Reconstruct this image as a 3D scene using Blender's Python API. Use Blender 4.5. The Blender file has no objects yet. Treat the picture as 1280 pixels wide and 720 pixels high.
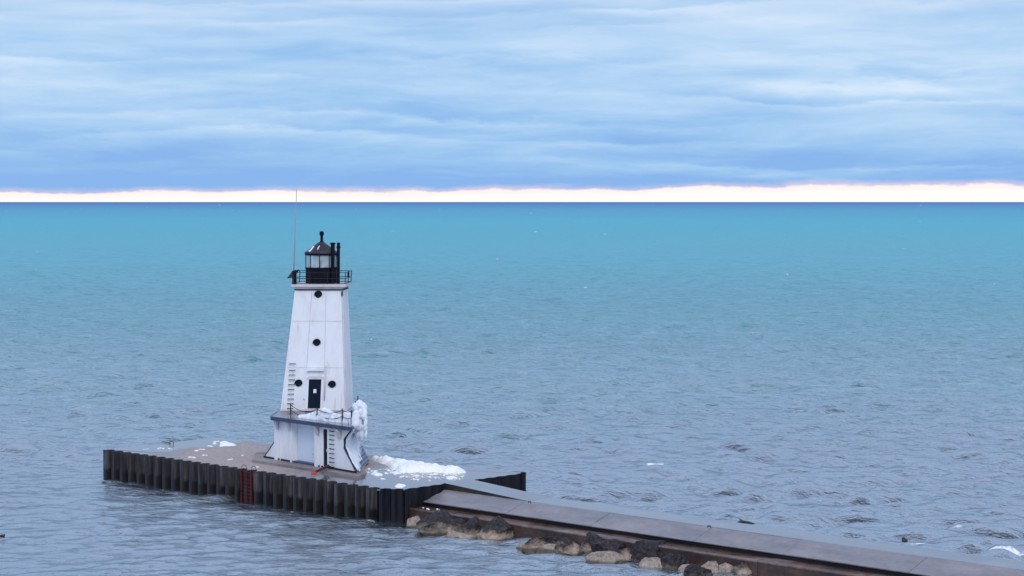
import bpy, bmesh, math, random
import numpy as np
from mathutils import Vector, noise as mnoise

random.seed(7)
rng = np.random.default_rng(11)
S = bpy.context.scene
COL = S.collection
R = math.radians

# ------------------------------------------------------------------ camera
FPX = 2489.0          # focal length in pixels of the 1280 px wide photograph
CAMH = 22.07          # height of the drone over the lake
PITCH = math.atan((360 - 252) / FPX)
cam_d = bpy.data.cameras.new("camera")
cam = bpy.data.objects.new("camera", cam_d)
COL.objects.link(cam)
cam.location = (0, 0, CAMH)
cam.rotation_euler = (math.pi / 2 - PITCH, 0, 0)
cam_d.sensor_width = 36
cam_d.lens = 36 * FPX / 1280
cam_d.clip_start = 0.5
cam_d.clip_end = 200000
S.camera = cam

# ------------------------------------------------------------------ light
S.view_settings.view_transform = 'Standard'
S.view_settings.look = 'None'
S.view_settings.exposure = 0.08
S.view_settings.gamma = 1
S.view_settings.use_curve_mapping = False

SUN_EL, SUN_AZ = 42.0, 172.0      # azimuth clockwise from +Y: behind the camera
sun_d = bpy.data.lights.new("sun", 'SUN')
sun_d.energy = 1.1
sun_d.angle = R(25)
sun_d.color = (1.0, 0.95, 0.9)
sun = bpy.data.objects.new("sun", sun_d)
COL.objects.link(sun)
_sd = Vector((math.sin(R(SUN_AZ)) * math.cos(R(SUN_EL)), math.cos(R(SUN_AZ)) * math.cos(R(SUN_EL)), math.sin(R(SUN_EL))))
sun.rotation_euler = (-_sd).to_track_quat('-Z', 'Y').to_euler()


class NT:
    """small helper for node trees"""
    def __init__(s, tree):
        s.t = tree
        tree.nodes.clear()

    def n(s, kind, **kw):
        nd = s.t.nodes.new(kind)
        for k, v in kw.items():
            if hasattr(nd, k):
                setattr(nd, k, v)
        return nd

    def put(s, sock, val):
        if val is None:
            return
        if hasattr(val, 'is_linked') or isinstance(val, bpy.types.NodeSocket):
            s.t.links.new(val, sock)
        else:
            if isinstance(val, (tuple, list)) and len(val) == 3 and sock.type == 'RGBA':
                val = (*val, 1)
            sock.default_value = val

    def math(s, op, a, b=None, c=None, clamp=False):
        nd = s.n('ShaderNodeMath', operation=op, use_clamp=clamp)
        s.put(nd.inputs[0], a)
        s.put(nd.inputs[1], b)
        s.put(nd.inputs[2], c)
        return nd.outputs[0]

    def mix(s, fac, a, b, blend='MIX'):
        nd = s.n('ShaderNodeMix', data_type='RGBA', blend_type=blend, clamp_factor=True)
        s.put(nd.inputs[0], fac)
        s.put(nd.inputs[6], a)
        s.put(nd.inputs[7], b)
        return nd.outputs[2]

    def ramp(s, fac, stops, interp='LINEAR'):
        nd = s.n('ShaderNodeValToRGB')
        nd.color_ramp.interpolation = interp
        e = nd.color_ramp.elements
        while len(e) < len(stops):
            e.new(0.5)
        for i, (p, c) in enumerate(stops):
            e[i].position = p
            e[i].color = (*c, 1) if isinstance(c, tuple) else (c, c, c, 1)
        s.put(nd.inputs[0], fac)
        return nd.outputs[0]

    def mapr(s, v, a, b, c=0.0, d=1.0, smooth=False):
        nd = s.n('ShaderNodeMapRange', clamp=True)
        if smooth:
            nd.interpolation_type = 'SMOOTHSTEP'
        s.put(nd.inputs[0], v)
        for i, x in enumerate((a, b, c, d)):
            nd.inputs[1 + i].default_value = x
        return nd.outputs[0]

    def xyz(s, v):
        nd = s.n('ShaderNodeSeparateXYZ')
        s.put(nd.inputs[0], v)
        return nd.outputs

    def comb(s, x, y, z=0.0):
        nd = s.n('ShaderNodeCombineXYZ')
        for i, q in enumerate((x, y, z)):
            s.put(nd.inputs[i], q)
        return nd.outputs[0]

    def noise(s, vec, scale=1.0, detail=4.0, rough=0.55, dist=0.0):
        nd = s.n('ShaderNodeTexNoise')
        s.put(nd.inputs['Vector'], vec)
        nd.inputs['Scale'].default_value = scale
        nd.inputs['Detail'].default_value = detail
        nd.inputs['Roughness'].default_value = rough
        nd.inputs['Distortion'].default_value = dist
        return nd.outputs[0]

    def scalev(s, vec, sc):
        nd = s.n('ShaderNodeMapping')
        s.put(nd.inputs[0], vec)
        nd.inputs['Scale'].default_value = sc
        return nd.outputs[0]

    def bump(s, h, strength=0.3, dist=0.05, normal=None):
        nd = s.n('ShaderNodeBump')
        s.put(nd.inputs['Strength'], strength)
        nd.inputs['Distance'].default_value = dist
        s.put(nd.inputs['Height'], h)
        if normal is not None:
            s.put(nd.inputs['Normal'], normal)
        return nd.outputs[0]


# sky: Nishita above, a broken low cloud deck drawn in direction space with a clear bright slot at the horizon
W = bpy.data.worlds.new("World")
S.world = W
W.use_nodes = True
k = NT(W.node_tree)
out = k.n('ShaderNodeOutputWorld')
bg = k.n('ShaderNodeBackground')
bg.inputs['Strength'].default_value = 0.1
sky = k.n('ShaderNodeTexSky', sky_type='NISHITA')
sky.sun_disc = False
sky.sun_elevation = R(SUN_EL)
sky.sun_rotation = R(SUN_AZ)
tc = k.n('ShaderNodeTexCoord')
dx, dy, dz = k.xyz(tc.outputs['Generated'])
az = k.math('ARCTAN2', dx, dy)
el = k.math('MAXIMUM', dz, 0.0)
# large warped bands
warp = k.math('MULTIPLY', k.math('SUBTRACT', k.noise(k.comb(k.math('MULTIPLY', az, 7.0), k.math('MULTIPLY', el, 30.0), 3.1), 1.0, 3.0), 0.5), 0.02)
elw = k.math('ADD', el, warp)
n1 = k.noise(k.comb(k.math('MULTIPLY', az, 7.0), k.math('MULTIPLY', elw, 62.0), 0.0), 1.0, 6.0, 0.55, 0.25)
n2 = k.noise(k.comb(k.math('MULTIPLY', az, 24.0), k.math('MULTIPLY', elw, 120.0), 5.0), 1.0, 6.0, 0.6, 0.3)
n3 = k.noise(k.comb(k.math('MULTIPLY', az, 3.2), k.math('MULTIPLY', el, 34.0), 9.0), 1.0, 2.0, 0.5)
ph = k.math('ADD', k.math('MULTIPLY', el, 78.0), k.math('ADD', k.math('MULTIPLY', k.noise(k.comb(k.math('MULTIPLY', az, 3.0), k.math('MULTIPLY', el, 22.0), 12.0), 1.0, 2.0, 0.5), 3.4),
            k.math('MULTIPLY', k.noise(k.comb(k.math('MULTIPLY', az, 17.0), k.math('MULTIPLY', el, 75.0), 17.0), 1.0, 6.0, 0.6), 1.15)))
ph = k.math('ADD', ph, k.math('MULTIPLY', k.noise(k.comb(k.math('MULTIPLY', az, 48.0), k.math('MULTIPLY', el, 190.0), 27.0), 1.0, 5.0, 0.6), 0.55))
fr_ = k.math('FRACT', ph)
saw = k.math('MULTIPLY', k.math('POWER', fr_, 1.5), k.mapr(fr_, 0.72, 1.0, 1.0, 0.0, True))
sawamp = k.mapr(k.noise(k.comb(k.math('MULTIPLY', az, 5.5), k.math('MULTIPLY', el, 45.0), 21.0), 1.0, 3.0, 0.5), 0.38, 0.70, 0.02, 0.27, True)
layers = k.math('MULTIPLY', k.math('SUBTRACT', saw, 0.28), sawamp)
cl = k.math('ADD', layers, k.math('MULTIPLY', n1, 0.55))
cl = k.math('ADD', cl, k.math('ADD', k.math('MULTIPLY', n2, 0.18), k.math('MULTIPLY', n3, 0.42)))
# whiter higher up, bluer just over the slot
lift = k.ramp(k.math('MULTIPLY', el, 8.0), [(0.0, 0.0), (0.08, 0.02), (0.2, 0.06), (0.36, 0.11), (0.55, 0.15), (0.8, 0.2), (1.0, 0.24)])
clv = k.math('SUBTRACT', k.math('ADD', cl, lift), k.mapr(el, 0.008, 0.034, 0.10, 0.0, True))
deck = k.ramp(clv, [(0.50, (0.24, 0.445, 0.80)), (0.62, (0.315, 0.535, 0.83)), (0.74, (0.43, 0.63, 0.87)), (0.94, (0.66, 0.79, 0.94))])
# the overcast overhead is paler and brighter
mid_ = k.mix(k.noise(k.scalev(tc.outputs['Generated'], (1, 1, 5)), 4.0, 4.0), (0.33, 0.50, 0.78), (0.52, 0.66, 0.88))
over2 = k.mapr(el, 0.07, 0.14, smooth=True)
over = k.mapr(el, 0.22, 0.60, smooth=True)
high = k.mix(k.noise(k.scalev(tc.outputs['Generated'], (1, 1, 2.5)), 3.0, 4.0), (0.66, 0.80, 1.14), (0.92, 1.02, 1.30))
deck = k.mix(over, k.mix(over2, deck, mid_), high)
# slot at the horizon
edge = k.math('MULTIPLY', k.math('SUBTRACT', k.noise(k.comb(k.math('MULTIPLY', az, 22.0), k.math('MULTIPLY', el, 60.0), 1.0), 1.0, 6.0, 0.65), 0.5), 0.0075)
slot_top = k.math('ADD', k.math('ADD', k.math('MULTIPLY', k.math('MINIMUM', k.math('MAXIMUM', az, -0.4), 0.4), 0.0085), 0.0060), edge)
rel = k.math('SUBTRACT', el, slot_top)
slot = k.mapr(rel, -0.0006, 0.0006, 1.0, 0.0, True)
pink = k.math('MULTIPLY', k.mapr(rel, -0.001, 0.0036, 1.0, 0.0, True), k.mapr(k.noise(k.comb(k.math('MULTIPLY', az, 9.0), k.math('MULTIPLY', el, 90.0), 31.0), 1.0, 4.0), 0.35, 0.6, 0.35, 1.0))
deck = k.mix(k.math('MULTIPLY', pink, 0.8), deck, (0.86, 0.66, 0.74))
warm = k.mix(k.mapr(rel, -0.0038, -0.0002, smooth=True), (0.97, 0.95, 0.91), (0.96, 0.86, 0.85))
skyc = k.mix(slot, deck, warm)
skyc = k.mix(0.5, skyc, skyc)
sc10 = k.n('ShaderNodeVectorMath', operation='SCALE')
k.put(sc10.inputs[0], skyc)
sc10.inputs['Scale'].default_value = 10.0
cover = k.math('SUBTRACT', 1.0, k.mapr(el, 0.25, 0.8, 0.0, 0.35, True))
k.put(bg.inputs['Color'], k.mix(cover, sky.outputs[0], sc10.outputs[0]))
k.put(out.inputs[0], bg.outputs[0])

# ------------------------------------------------------------------ survey helpers (photo pixel + known plane -> point in the place)
CP, SP = math.cos(PITCH), math.sin(PITCH)


def ray(x, y):
    a, b = (x - 640) / FPX, -(y - 360) / FPX
    return Vector((a, CP + b * SP, -SP + b * CP))


def at(x, y, z=0.0):
    r = ray(x, y)
    t = (z - CAMH) / r.z
    return Vector((r.x * t, r.y * t, z))


def aty(x, y, Y):
    r = ray(x, y)
    t = Y / r.y
    return Vector((r.x * t, Y, CAMH + r.z * t))


def onplane(x, y, p, n):
    r = ray(x, y)
    o = Vector((0, 0, CAMH))
    t = (p - o).dot(n) / r.dot(n)
    return o + r * t


# ------------------------------------------------------------------ object helpers
def link(o, parent=None):
    COL.objects.link(o)
    if parent is not None:
        o.parent = parent
        o.matrix_parent_inverse = parent.matrix_basis.inverted()
    return o


def empty(name, loc):
    o = bpy.data.objects.new(name, None)
    o.empty_display_size = 0.3
    COL.objects.link(o)
    o.location = loc
    return o


def tag(o, label=None, cat=None, group=None, kind=None):
    for kk, vv in (('label', label), ('category', cat), ('group', group), ('kind', kind)):
        if vv:
            o[kk] = vv
    return o


def mk(name, bm, m, parent=None, smooth=False, recalc=True):
    if recalc:
        bmesh.ops.recalc_face_normals(bm, faces=bm.faces[:])
    me = bpy.data.meshes.new(name)
    if smooth:
        for f in bm.faces:
            f.smooth = True
    bm.to_mesh(me)
    bm.free()
    for mm in (m if isinstance(m, (list, tuple)) else [m]):
        me.materials.append(mm)
    return link(bpy.data.objects.new(name, me), parent)


def prism(bm, poly, d, mi=0):
    """closed prism: polygon (list of Vectors) pushed along vector d"""
    a = [bm.verts.new(p) for p in poly]
    b = [bm.verts.new(Vector(p) + d) for p in poly]
    n = len(a)
    fs = [bm.faces.new(a), bm.faces.new(b[::-1])]
    for i in range(n):
        fs.append(bm.faces.new((a[i], b[i], b[(i + 1) % n], a[(i + 1) % n])))
    for f in fs:
        f.material_index = mi
    return fs


def boxv(bm, o, x, y, z):
    """box from corner o and three edge vectors"""
    prism(bm, [o, o + x, o + x + y, o + y], z)


def tube(bm, pts, r, n=8, cap=True):
    """round bar through points, radius r or list of radii"""
    rings = []
    pts = [Vector(p) for p in pts]
    for i, p in enumerate(pts):
        t = (pts[min(i + 1, len(pts) - 1)] - pts[max(i - 1, 0)]).normalized()
        up = Vector((0, 0, 1)) if abs(t.z) < 0.9 else Vector((1, 0, 0))
        a = t.cross(up).normalized()
        b = t.cross(a).normalized()
        rr = r[i] if isinstance(r, (list, tuple)) else r
        rings.append([bm.verts.new(p + (a * math.cos(2 * math.pi * j / n) + b * math.sin(2 * math.pi * j / n)) * rr) for j in range(n)])
    for q in range(len(rings) - 1):
        for j in range(n):
            bm.faces.new((rings[q][j], rings[q][(j + 1) % n], rings[q + 1][(j + 1) % n], rings[q + 1][j]))
    if cap:
        bm.faces.new(rings[0][::-1])
        bm.faces.new(rings[-1])


def lathe(bm, c, prof, n=16, rot=0.0, ex=Vector((1, 0, 0)), ey=Vector((0, 1, 0))):
    """stack of rings (r, z) around vertical axis through c"""
    rings = []
    for r, z in prof:
        rings.append([bm.verts.new(c + Vector((0, 0, z)) + ex * (r * math.cos(rot + 2 * math.pi * j / n)) + ey * (r * math.sin(rot + 2 * math.pi * j / n))) for j in range(n)])
    for q in range(len(rings) - 1):
        for j in range(n):
            bm.faces.new((rings[q][j], rings[q][(j + 1) % n], rings[q + 1][(j + 1) % n], rings[q + 1][j]))
    bm.faces.new(rings[0][::-1])
    bm.faces.new(rings[-1])


# ------------------------------------------------------------------ materials
def material(name):
    m = bpy.data.materials.new(name)
    m.use_nodes = True
    kk = NT(m.node_tree)
    o = kk.n('ShaderNodeOutputMaterial')
    b = kk.n('ShaderNodeBsdfPrincipled')
    kk.put(o.inputs[0], b.outputs[0])
    g = kk.n('ShaderNodeNewGeometry')
    return m, kk, b, g.outputs['Position']


def painted(name, col, col2, rough=0.5, scale=1.2, streak=True, amt=0.5, metal=0.0, spec=0.35):
    m, kk, b, pos = material(name)
    base = kk.noise(kk.scalev(pos, (1, 1, 0.35) if streak else (1, 1, 1)), scale, 6.0, 0.65)
    f = kk.math('MULTIPLY', kk.mapr(base, 0.48, 0.75), amt)
    kk.put(b.inputs['Base Color'], kk.mix(f, col, col2))
    kk.put(b.inputs['Roughness'], kk.mapr(base, 0.3, 0.7, rough - 0.08, rough + 0.12))
    b.inputs['Metallic'].default_value = metal
    b.inputs['Specular IOR Level'].default_value = spec
    kk.put(b.inputs['Normal'], kk.bump(kk.noise(pos, 5.0, 4.0), 0.12, 0.03))
    return m


M_white = painted('white_steel_paint', (0.79, 0.80, 0.84), (0.58, 0.55, 0.56), 0.5, 1.1, True, 0.5)


def add_rust(m):
    t = m.node_tree
    kk = NT.__new__(NT)
    kk.t = t
    b = [n for n in t.nodes if n.type == 'BSDF_PRINCIPLED'][0]
    g = kk.n('ShaderNodeNewGeometry').outputs['Position']
    old = b.inputs['Base Color'].links[0].from_socket
    st = kk.noise(kk.scalev(g, (4.5, 4.5, 0.30)), 1.0, 4.0, 0.6)
    pt = kk.noise(g, 0.55, 3.0, 0.6)
    f = kk.math('MULTIPLY', kk.mapr(st, 0.56, 0.72), kk.mapr(pt, 0.46, 0.66, 0.0, 0.6))
    sp = kk.mapr(kk.noise(g, 3.2, 3.0, 0.6), 0.69, 0.74, 0.0, 0.6)
    kk.put(b.inputs['Base Color'], kk.mix(sp, kk.mix(f, old, (0.44, 0.33, 0.30)), (0.30, 0.20, 0.17)))


add_rust(M_white)
M_panel = painted('pale_panel_paint', (0.66, 0.73, 0.84), (0.56, 0.60, 0.68), 0.5, 0.9, True, 0.5)
M_seam = painted('seam_grey', (0.64, 0.62, 0.66), (0.42, 0.35, 0.35), 0.6, 3.0, True, 0.8)
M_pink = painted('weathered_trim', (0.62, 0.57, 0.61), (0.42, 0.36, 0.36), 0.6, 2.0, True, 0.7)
M_black = painted('black_iron', (0.006, 0.007, 0.014), (0.02, 0.015, 0.018), 0.5, 2.0, True, 0.6, 0, 0.1)
M_rail = painted('rail_iron', (0.02, 0.018, 0.026), (0.08, 0.045, 0.04), 0.55, 4.0, False, 0.8, 0, 0.15)
M_door = painted('navy_door', (0.006, 0.011, 0.028), (0.014, 0.02, 0.04), 0.5, 2.0, True, 0.5, 0, 0.1)
M_slate = painted('platform_edge', (0.055, 0.075, 0.145), (0.03, 0.035, 0.06), 0.45, 1.5, False, 0.8, 0, 0.25)
M_fin = painted('trim_dark', (0.018, 0.018, 0.032), (0.04, 0.032, 0.035), 0.5, 2.0, False, 0.6, 0, 0.15)
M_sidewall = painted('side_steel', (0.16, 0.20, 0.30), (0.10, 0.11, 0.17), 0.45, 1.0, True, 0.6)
M_roof = painted('roof_sheet', (0.035, 0.03, 0.042), (0.09, 0.078, 0.09), 0.6, 2.0, False, 0.8, 0, 0.2)
M_red = painted('red_paint', (0.095, 0.018, 0.019), (0.035, 0.012, 0.013), 0.5, 2.5, True, 0.9, 0, 0.2)
M_redd = painted('dark_red_paint', (0.085, 0.012, 0.014), (0.03, 0.008, 0.01), 0.5, 2.5, True, 0.9, 0, 0.15)
M_redb = painted('bright_red', (0.52, 0.02, 0.06), (0.38, 0.015, 0.04), 0.45, 3.0, False, 0.5)
M_paper = painted('white_paper', (0.8, 0.8, 0.8), (0.7, 0.7, 0.7), 0.7, 3.0, False, 0.3)
M_solar = painted('solar_cells', (0.015, 0.02, 0.045), (0.03, 0.03, 0.05), 0.2, 5.0, False, 0.5)
M_pole = painted('weathered_pole', (0.36, 0.27, 0.29), (0.25, 0.18, 0.18), 0.5, 2.0, False, 0.5)
M_wood = painted('wet_wood', (0.03, 0.024, 0.022), (0.06, 0.05, 0.045), 0.4, 4.0, False, 0.6)


def glass_mat():
    m, kk, b, pos = material('lantern_glass')
    b.inputs['Base Color'].default_value = (0.85, 0.92, 0.95, 1)
    b.inputs['Roughness'].default_value = 0.03
    b.inputs['Transmission Weight'].default_value = 0.7
    b.inputs['IOR'].default_value = 1.05
    return m


M_glass = glass_mat()


def dark_glass():
    m, kk, b, pos = material('porthole_glass')
    b.inputs['Base Color'].default_value = (0.005, 0.007, 0.016, 1)
    b.inputs['Roughness'].default_value = 0.2
    b.inputs['Specular IOR Level'].default_value = 0.2
    return m


M_dglass = dark_glass()


def snow_mat(name, c1=(0.95, 0.95, 0.94), c2=(0.91, 0.92, 0.93)):
    m, kk, b, pos = material(name)
    n = kk.noise(pos, 2.5, 6.0, 0.6)
    kk.put(b.inputs['Base Color'], kk.mix(kk.mapr(n, 0.35, 0.65), c2, c1))
    b.inputs['Roughness'].default_value = 0.6
    kk.put(b.inputs['Normal'], kk.bump(kk.noise(pos, 9.0, 6.0, 0.65), 0.5, 0.06))
    return m


M_snow = snow_mat('snow')
M_ice = snow_mat('rime_ice', (0.86, 0.87, 0.90), (0.68, 0.73, 0.82))


def deck_mat():
    m, kk, b, pos = material('pier_concrete')
    big = kk.noise(kk.scalev(pos, (0.22, 0.12, 1)), 1.0, 5.0, 0.6, 0.4)
    fine = kk.noise(pos, 3.0, 6.0, 0.65)
    x, y, z = kk.xyz(pos)
    # dry brown patch round the west end of the tower, wet and icy further out
    dxx = kk.math('DIVIDE', kk.math('SUBTRACT', x, DRY.x), 8.2)
    dyy = kk.math('DIVIDE', kk.math('SUBTRACT', y, DRY.y), 9.5)
    dd = kk.math('SQRT', kk.math('ADD', kk.math('MULTIPLY', dxx, dxx), kk.math('MULTIPLY', dyy, dyy)))
    wet = kk.mapr(kk.math('ADD', dd, kk.math('MULTIPLY', kk.math('SUBTRACT', big, 0.5), 1.8)), 0.75, 1.2, smooth=True)
    dry = kk.ramp(fine, [(0.25, (0.24, 0.195, 0.18)), (0.5, (0.37, 0.315, 0.295)), (0.75, (0.46, 0.40, 0.38))])
    damp = kk.mix(fine, (0.10, 0.095, 0.11), (0.17, 0.16, 0.175))
    kk.put(b.inputs['Base Color'], kk.mix(wet, dry, damp))
    kk.put(b.inputs['Roughness'], kk.mix(wet, (0.75, 0.75, 0.75), kk.mapr(fine, 0.3, 0.7, 0.07, 0.16)))
    kk.put(b.inputs['IOR'], kk.mapr(wet, 0, 1, 1.4, 1.75))
    kk.put(b.inputs['Normal'], kk.bump(fine, kk.math('SUBTRACT', 0.28, kk.math('MULTIPLY', wet, 0.265)), 0.04))
    return m


def pile_mat():
    m, kk, b, pos = material('sheet_pile_steel')
    x, y, z = kk.xyz(pos)
    st = kk.noise(kk.scalev(pos, (2.6, 2.6, 0.16)), 1.0, 6.0, 0.65)
    sp = kk.noise(pos, 3.0, 5.0)
    dry = kk.ramp(st, [(0.34, (0.007, 0.006, 0.009)), (0.50, (0.017, 0.015, 0.019)), (0.68, (0.105, 0.096, 0.104))])
    wetl = kk.mapr(kk.math('ADD', z, kk.math('MULTIPLY', kk.math('SUBTRACT', st, 0.5), 0.9)), 0.75, 1.15, 1.0, 0.0, True)
    c = kk.mix(wetl, dry, kk.mix(sp, (0.008, 0.008, 0.010), (0.022, 0.018, 0.018)))
    c = kk.mix(kk.mapr(z, 2.1, 2.32, 0.0, 0.7), c, (0.03, 0.026, 0.03))
    kk.put(b.inputs['Base Color'], c)
    kk.put(b.inputs['Roughness'], kk.mix(wetl, (0.7, 0.7, 0.7), (0.3, 0.3, 0.3)))
    kk.put(b.inputs['Normal'], kk.bump(sp, 0.3, 0.03))
    return m


def pile_dark_mat():
    m, kk, b, pos = material('sheet_pile_shaded')  # dark colour stands for the weaker light on the pier's end wall
    st = kk.noise(kk.scalev(pos, (1.6, 1.6, 0.3)), 1.0, 5.0, 0.6)
    kk.put(b.inputs['Base Color'], kk.ramp(st, [(0.35, (0.006, 0.007, 0.011)), (0.7, (0.022, 0.022, 0.03))]))
    b.inputs['Roughness'].default_value = 0.6
    b.inputs['Specular IOR Level'].default_value = 0.15
    kk.put(b.inputs['Normal'], kk.bump(st, 0.3, 0.04))
    return m


def slab_mat(name, a, b_, c_, rlo, rhi, rust=0.0, bumpy=0.2, ior=1.45):
    m, kk, b, pos = material(name)
    b.inputs['IOR'].default_value = ior
    rot = kk.n('ShaderNodeMapping')
    kk.put(rot.inputs[0], pos)
    rot.inputs['Rotation'].default_value = (0, 0, R(41.9))
    v = rot.outputs[0]
    big = kk.noise(kk.scalev(v, (0.25, 0.7, 0.7)), 1.0, 5.0, 0.62, 0.3)
    fine = kk.noise(v, 2.6, 6.0, 0.65)
    mixn = kk.math('ADD', kk.math('MULTIPLY', big, 0.65), kk.math('MULTIPLY', fine, 0.35))
    col = kk.ramp(mixn, [(0.36, a), (0.5, b_), (0.64, c_)])
    if rust:
        col = kk.mix(kk.math('MULTIPLY', kk.mapr(kk.noise(v, 0.6, 5.0, 0.6), 0.45, 0.7), rust), col, (0.16, 0.065, 0.038))
    kk.put(b.inputs['Base Color'], col)
    kk.put(b.inputs['Roughness'], kk.mapr(mixn, 0.35, 0.65, rlo, rhi))
    kk.put(b.inputs['Normal'], kk.bump(fine, bumpy, 0.03))
    return m


M_walk = slab_mat('wet_walkway_concrete', (0.12, 0.12, 0.14), (0.16, 0.16, 0.18), (0.21, 0.21, 0.23), 0.06, 0.15, 0.0, 0.015, 1.8)
M_slab = slab_mat('sloped_slab_concrete', (0.14, 0.14, 0.16), (0.215, 0.21, 0.232), (0.31, 0.28, 0.29), 0.28, 0.55, 0.16, 0.08)
M_ledge = slab_mat('rust_stained_ledge', (0.045, 0.028, 0.025), (0.10, 0.065, 0.056), (0.26, 0.20, 0.19), 0.22, 0.6, 0.5, 0.2)
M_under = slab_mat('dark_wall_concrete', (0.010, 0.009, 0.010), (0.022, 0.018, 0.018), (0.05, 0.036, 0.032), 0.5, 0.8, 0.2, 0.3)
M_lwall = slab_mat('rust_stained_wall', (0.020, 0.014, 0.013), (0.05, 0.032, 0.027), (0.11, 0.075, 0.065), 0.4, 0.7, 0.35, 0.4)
M_joint = painted('joint_dirt', (0.09, 0.085, 0.095), (0.14, 0.13, 0.14), 0.7, 3.0, False, 0.7)
M_pad = slab_mat('pad_concrete', (0.13, 0.11, 0.105), (0.24, 0.21, 0.20), (0.34, 0.30, 0.29), 0.5, 0.8, 0.0, 0.3)


def rock_mat(name, top, low, cut, soft=0.25):
    m, kk, b, pos = material(name)
    x, y, z = kk.xyz(pos)
    n = kk.noise(pos, 1.6, 7.0, 0.68)
    n2 = kk.noise(pos, 6.0, 6.0, 0.65)
    zz = kk.math('ADD', z, kk.math('MULTIPLY', kk.math('SUBTRACT', n, 0.5), 1.5))
    f = kk.mapr(zz, cut - soft, cut + soft)
    ct = kk.ramp(n2, [(0.32, tuple(c * 0.35 for c in top)), (0.5, top), (0.72, tuple(min(1, c * 2.6 + 0.02) for c in top))])
    cl_ = kk.ramp(n2, [(0.3, tuple(c * 0.5 for c in low)), (0.5, low), (0.7, tuple(c * 1.3 for c in low))])
    c = kk.mix(f, cl_, ct)
    c = kk.mix(kk.mapr(z, 0.02, 0.16, 0.75, 0.0), c, (0.03, 0.028, 0.02))
    kk.put(b.inputs['Base Color'], c)
    kk.put(b.inputs['Roughness'], kk.mix(f, (0.75, 0.75, 0.75), (0.5, 0.5, 0.5)))
    b.inputs['Specular IOR Level'].default_value = 0.3
    kk.put(b.inputs['Normal'], kk.bump(kk.math('ADD', n, kk.math('MULTIPLY', n2, 0.4)), 0.6, 0.10))
    return m


M_rock_two = rock_mat('two_tone_boulder', (0.020, 0.015, 0.017), (0.36, 0.27, 0.21), 0.42)
M_rock_dark = rock_mat('dark_boulder', (0.016, 0.012, 0.015), (0.25, 0.19, 0.15), 0.05)
M_rock_tan = rock_mat('tan_boulder', (0.22, 0.17, 0.145), (0.36, 0.285, 0.23), 0.55, 0.4)
M_rock_wet = rock_mat('wet_boulder', (0.015, 0.015, 0.02), (0.03, 0.028, 0.03), 0.0)

# ------------------------------------------------------------------ pier frame
ZD = 2.34                                   # deck level
A = at(132, 562, ZD)
B = at(489, 613.1, ZD)                      # meeting point of the two wall lines (the corner itself is cut)
C = at(655, 591.5, ZD)
Dk = at(271, 546.8, ZD)
U = (B - A).normalized()
V = Vector((-U.y, U.x, 0))                  # across the pier, away from the camera
B1 = at(474, 610.9, ZD)
B2 = at(505, 611.6, ZD)
DRY = at(330, 574, ZD)


def P(u, v, z):
    return Vector((B.x + U.x * u + V.x * v, B.y + U.y * u + V.y * v, z))


def puv(q):
    d = q - B
    return d.dot(U), d.dot(V)


# ------------------------------------------------------------------ water
def smooth(a, b, x):
    t = np.clip((x - a) / (b - a), 0, 1)
    return t * t * (3 - 2 * t)


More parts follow.
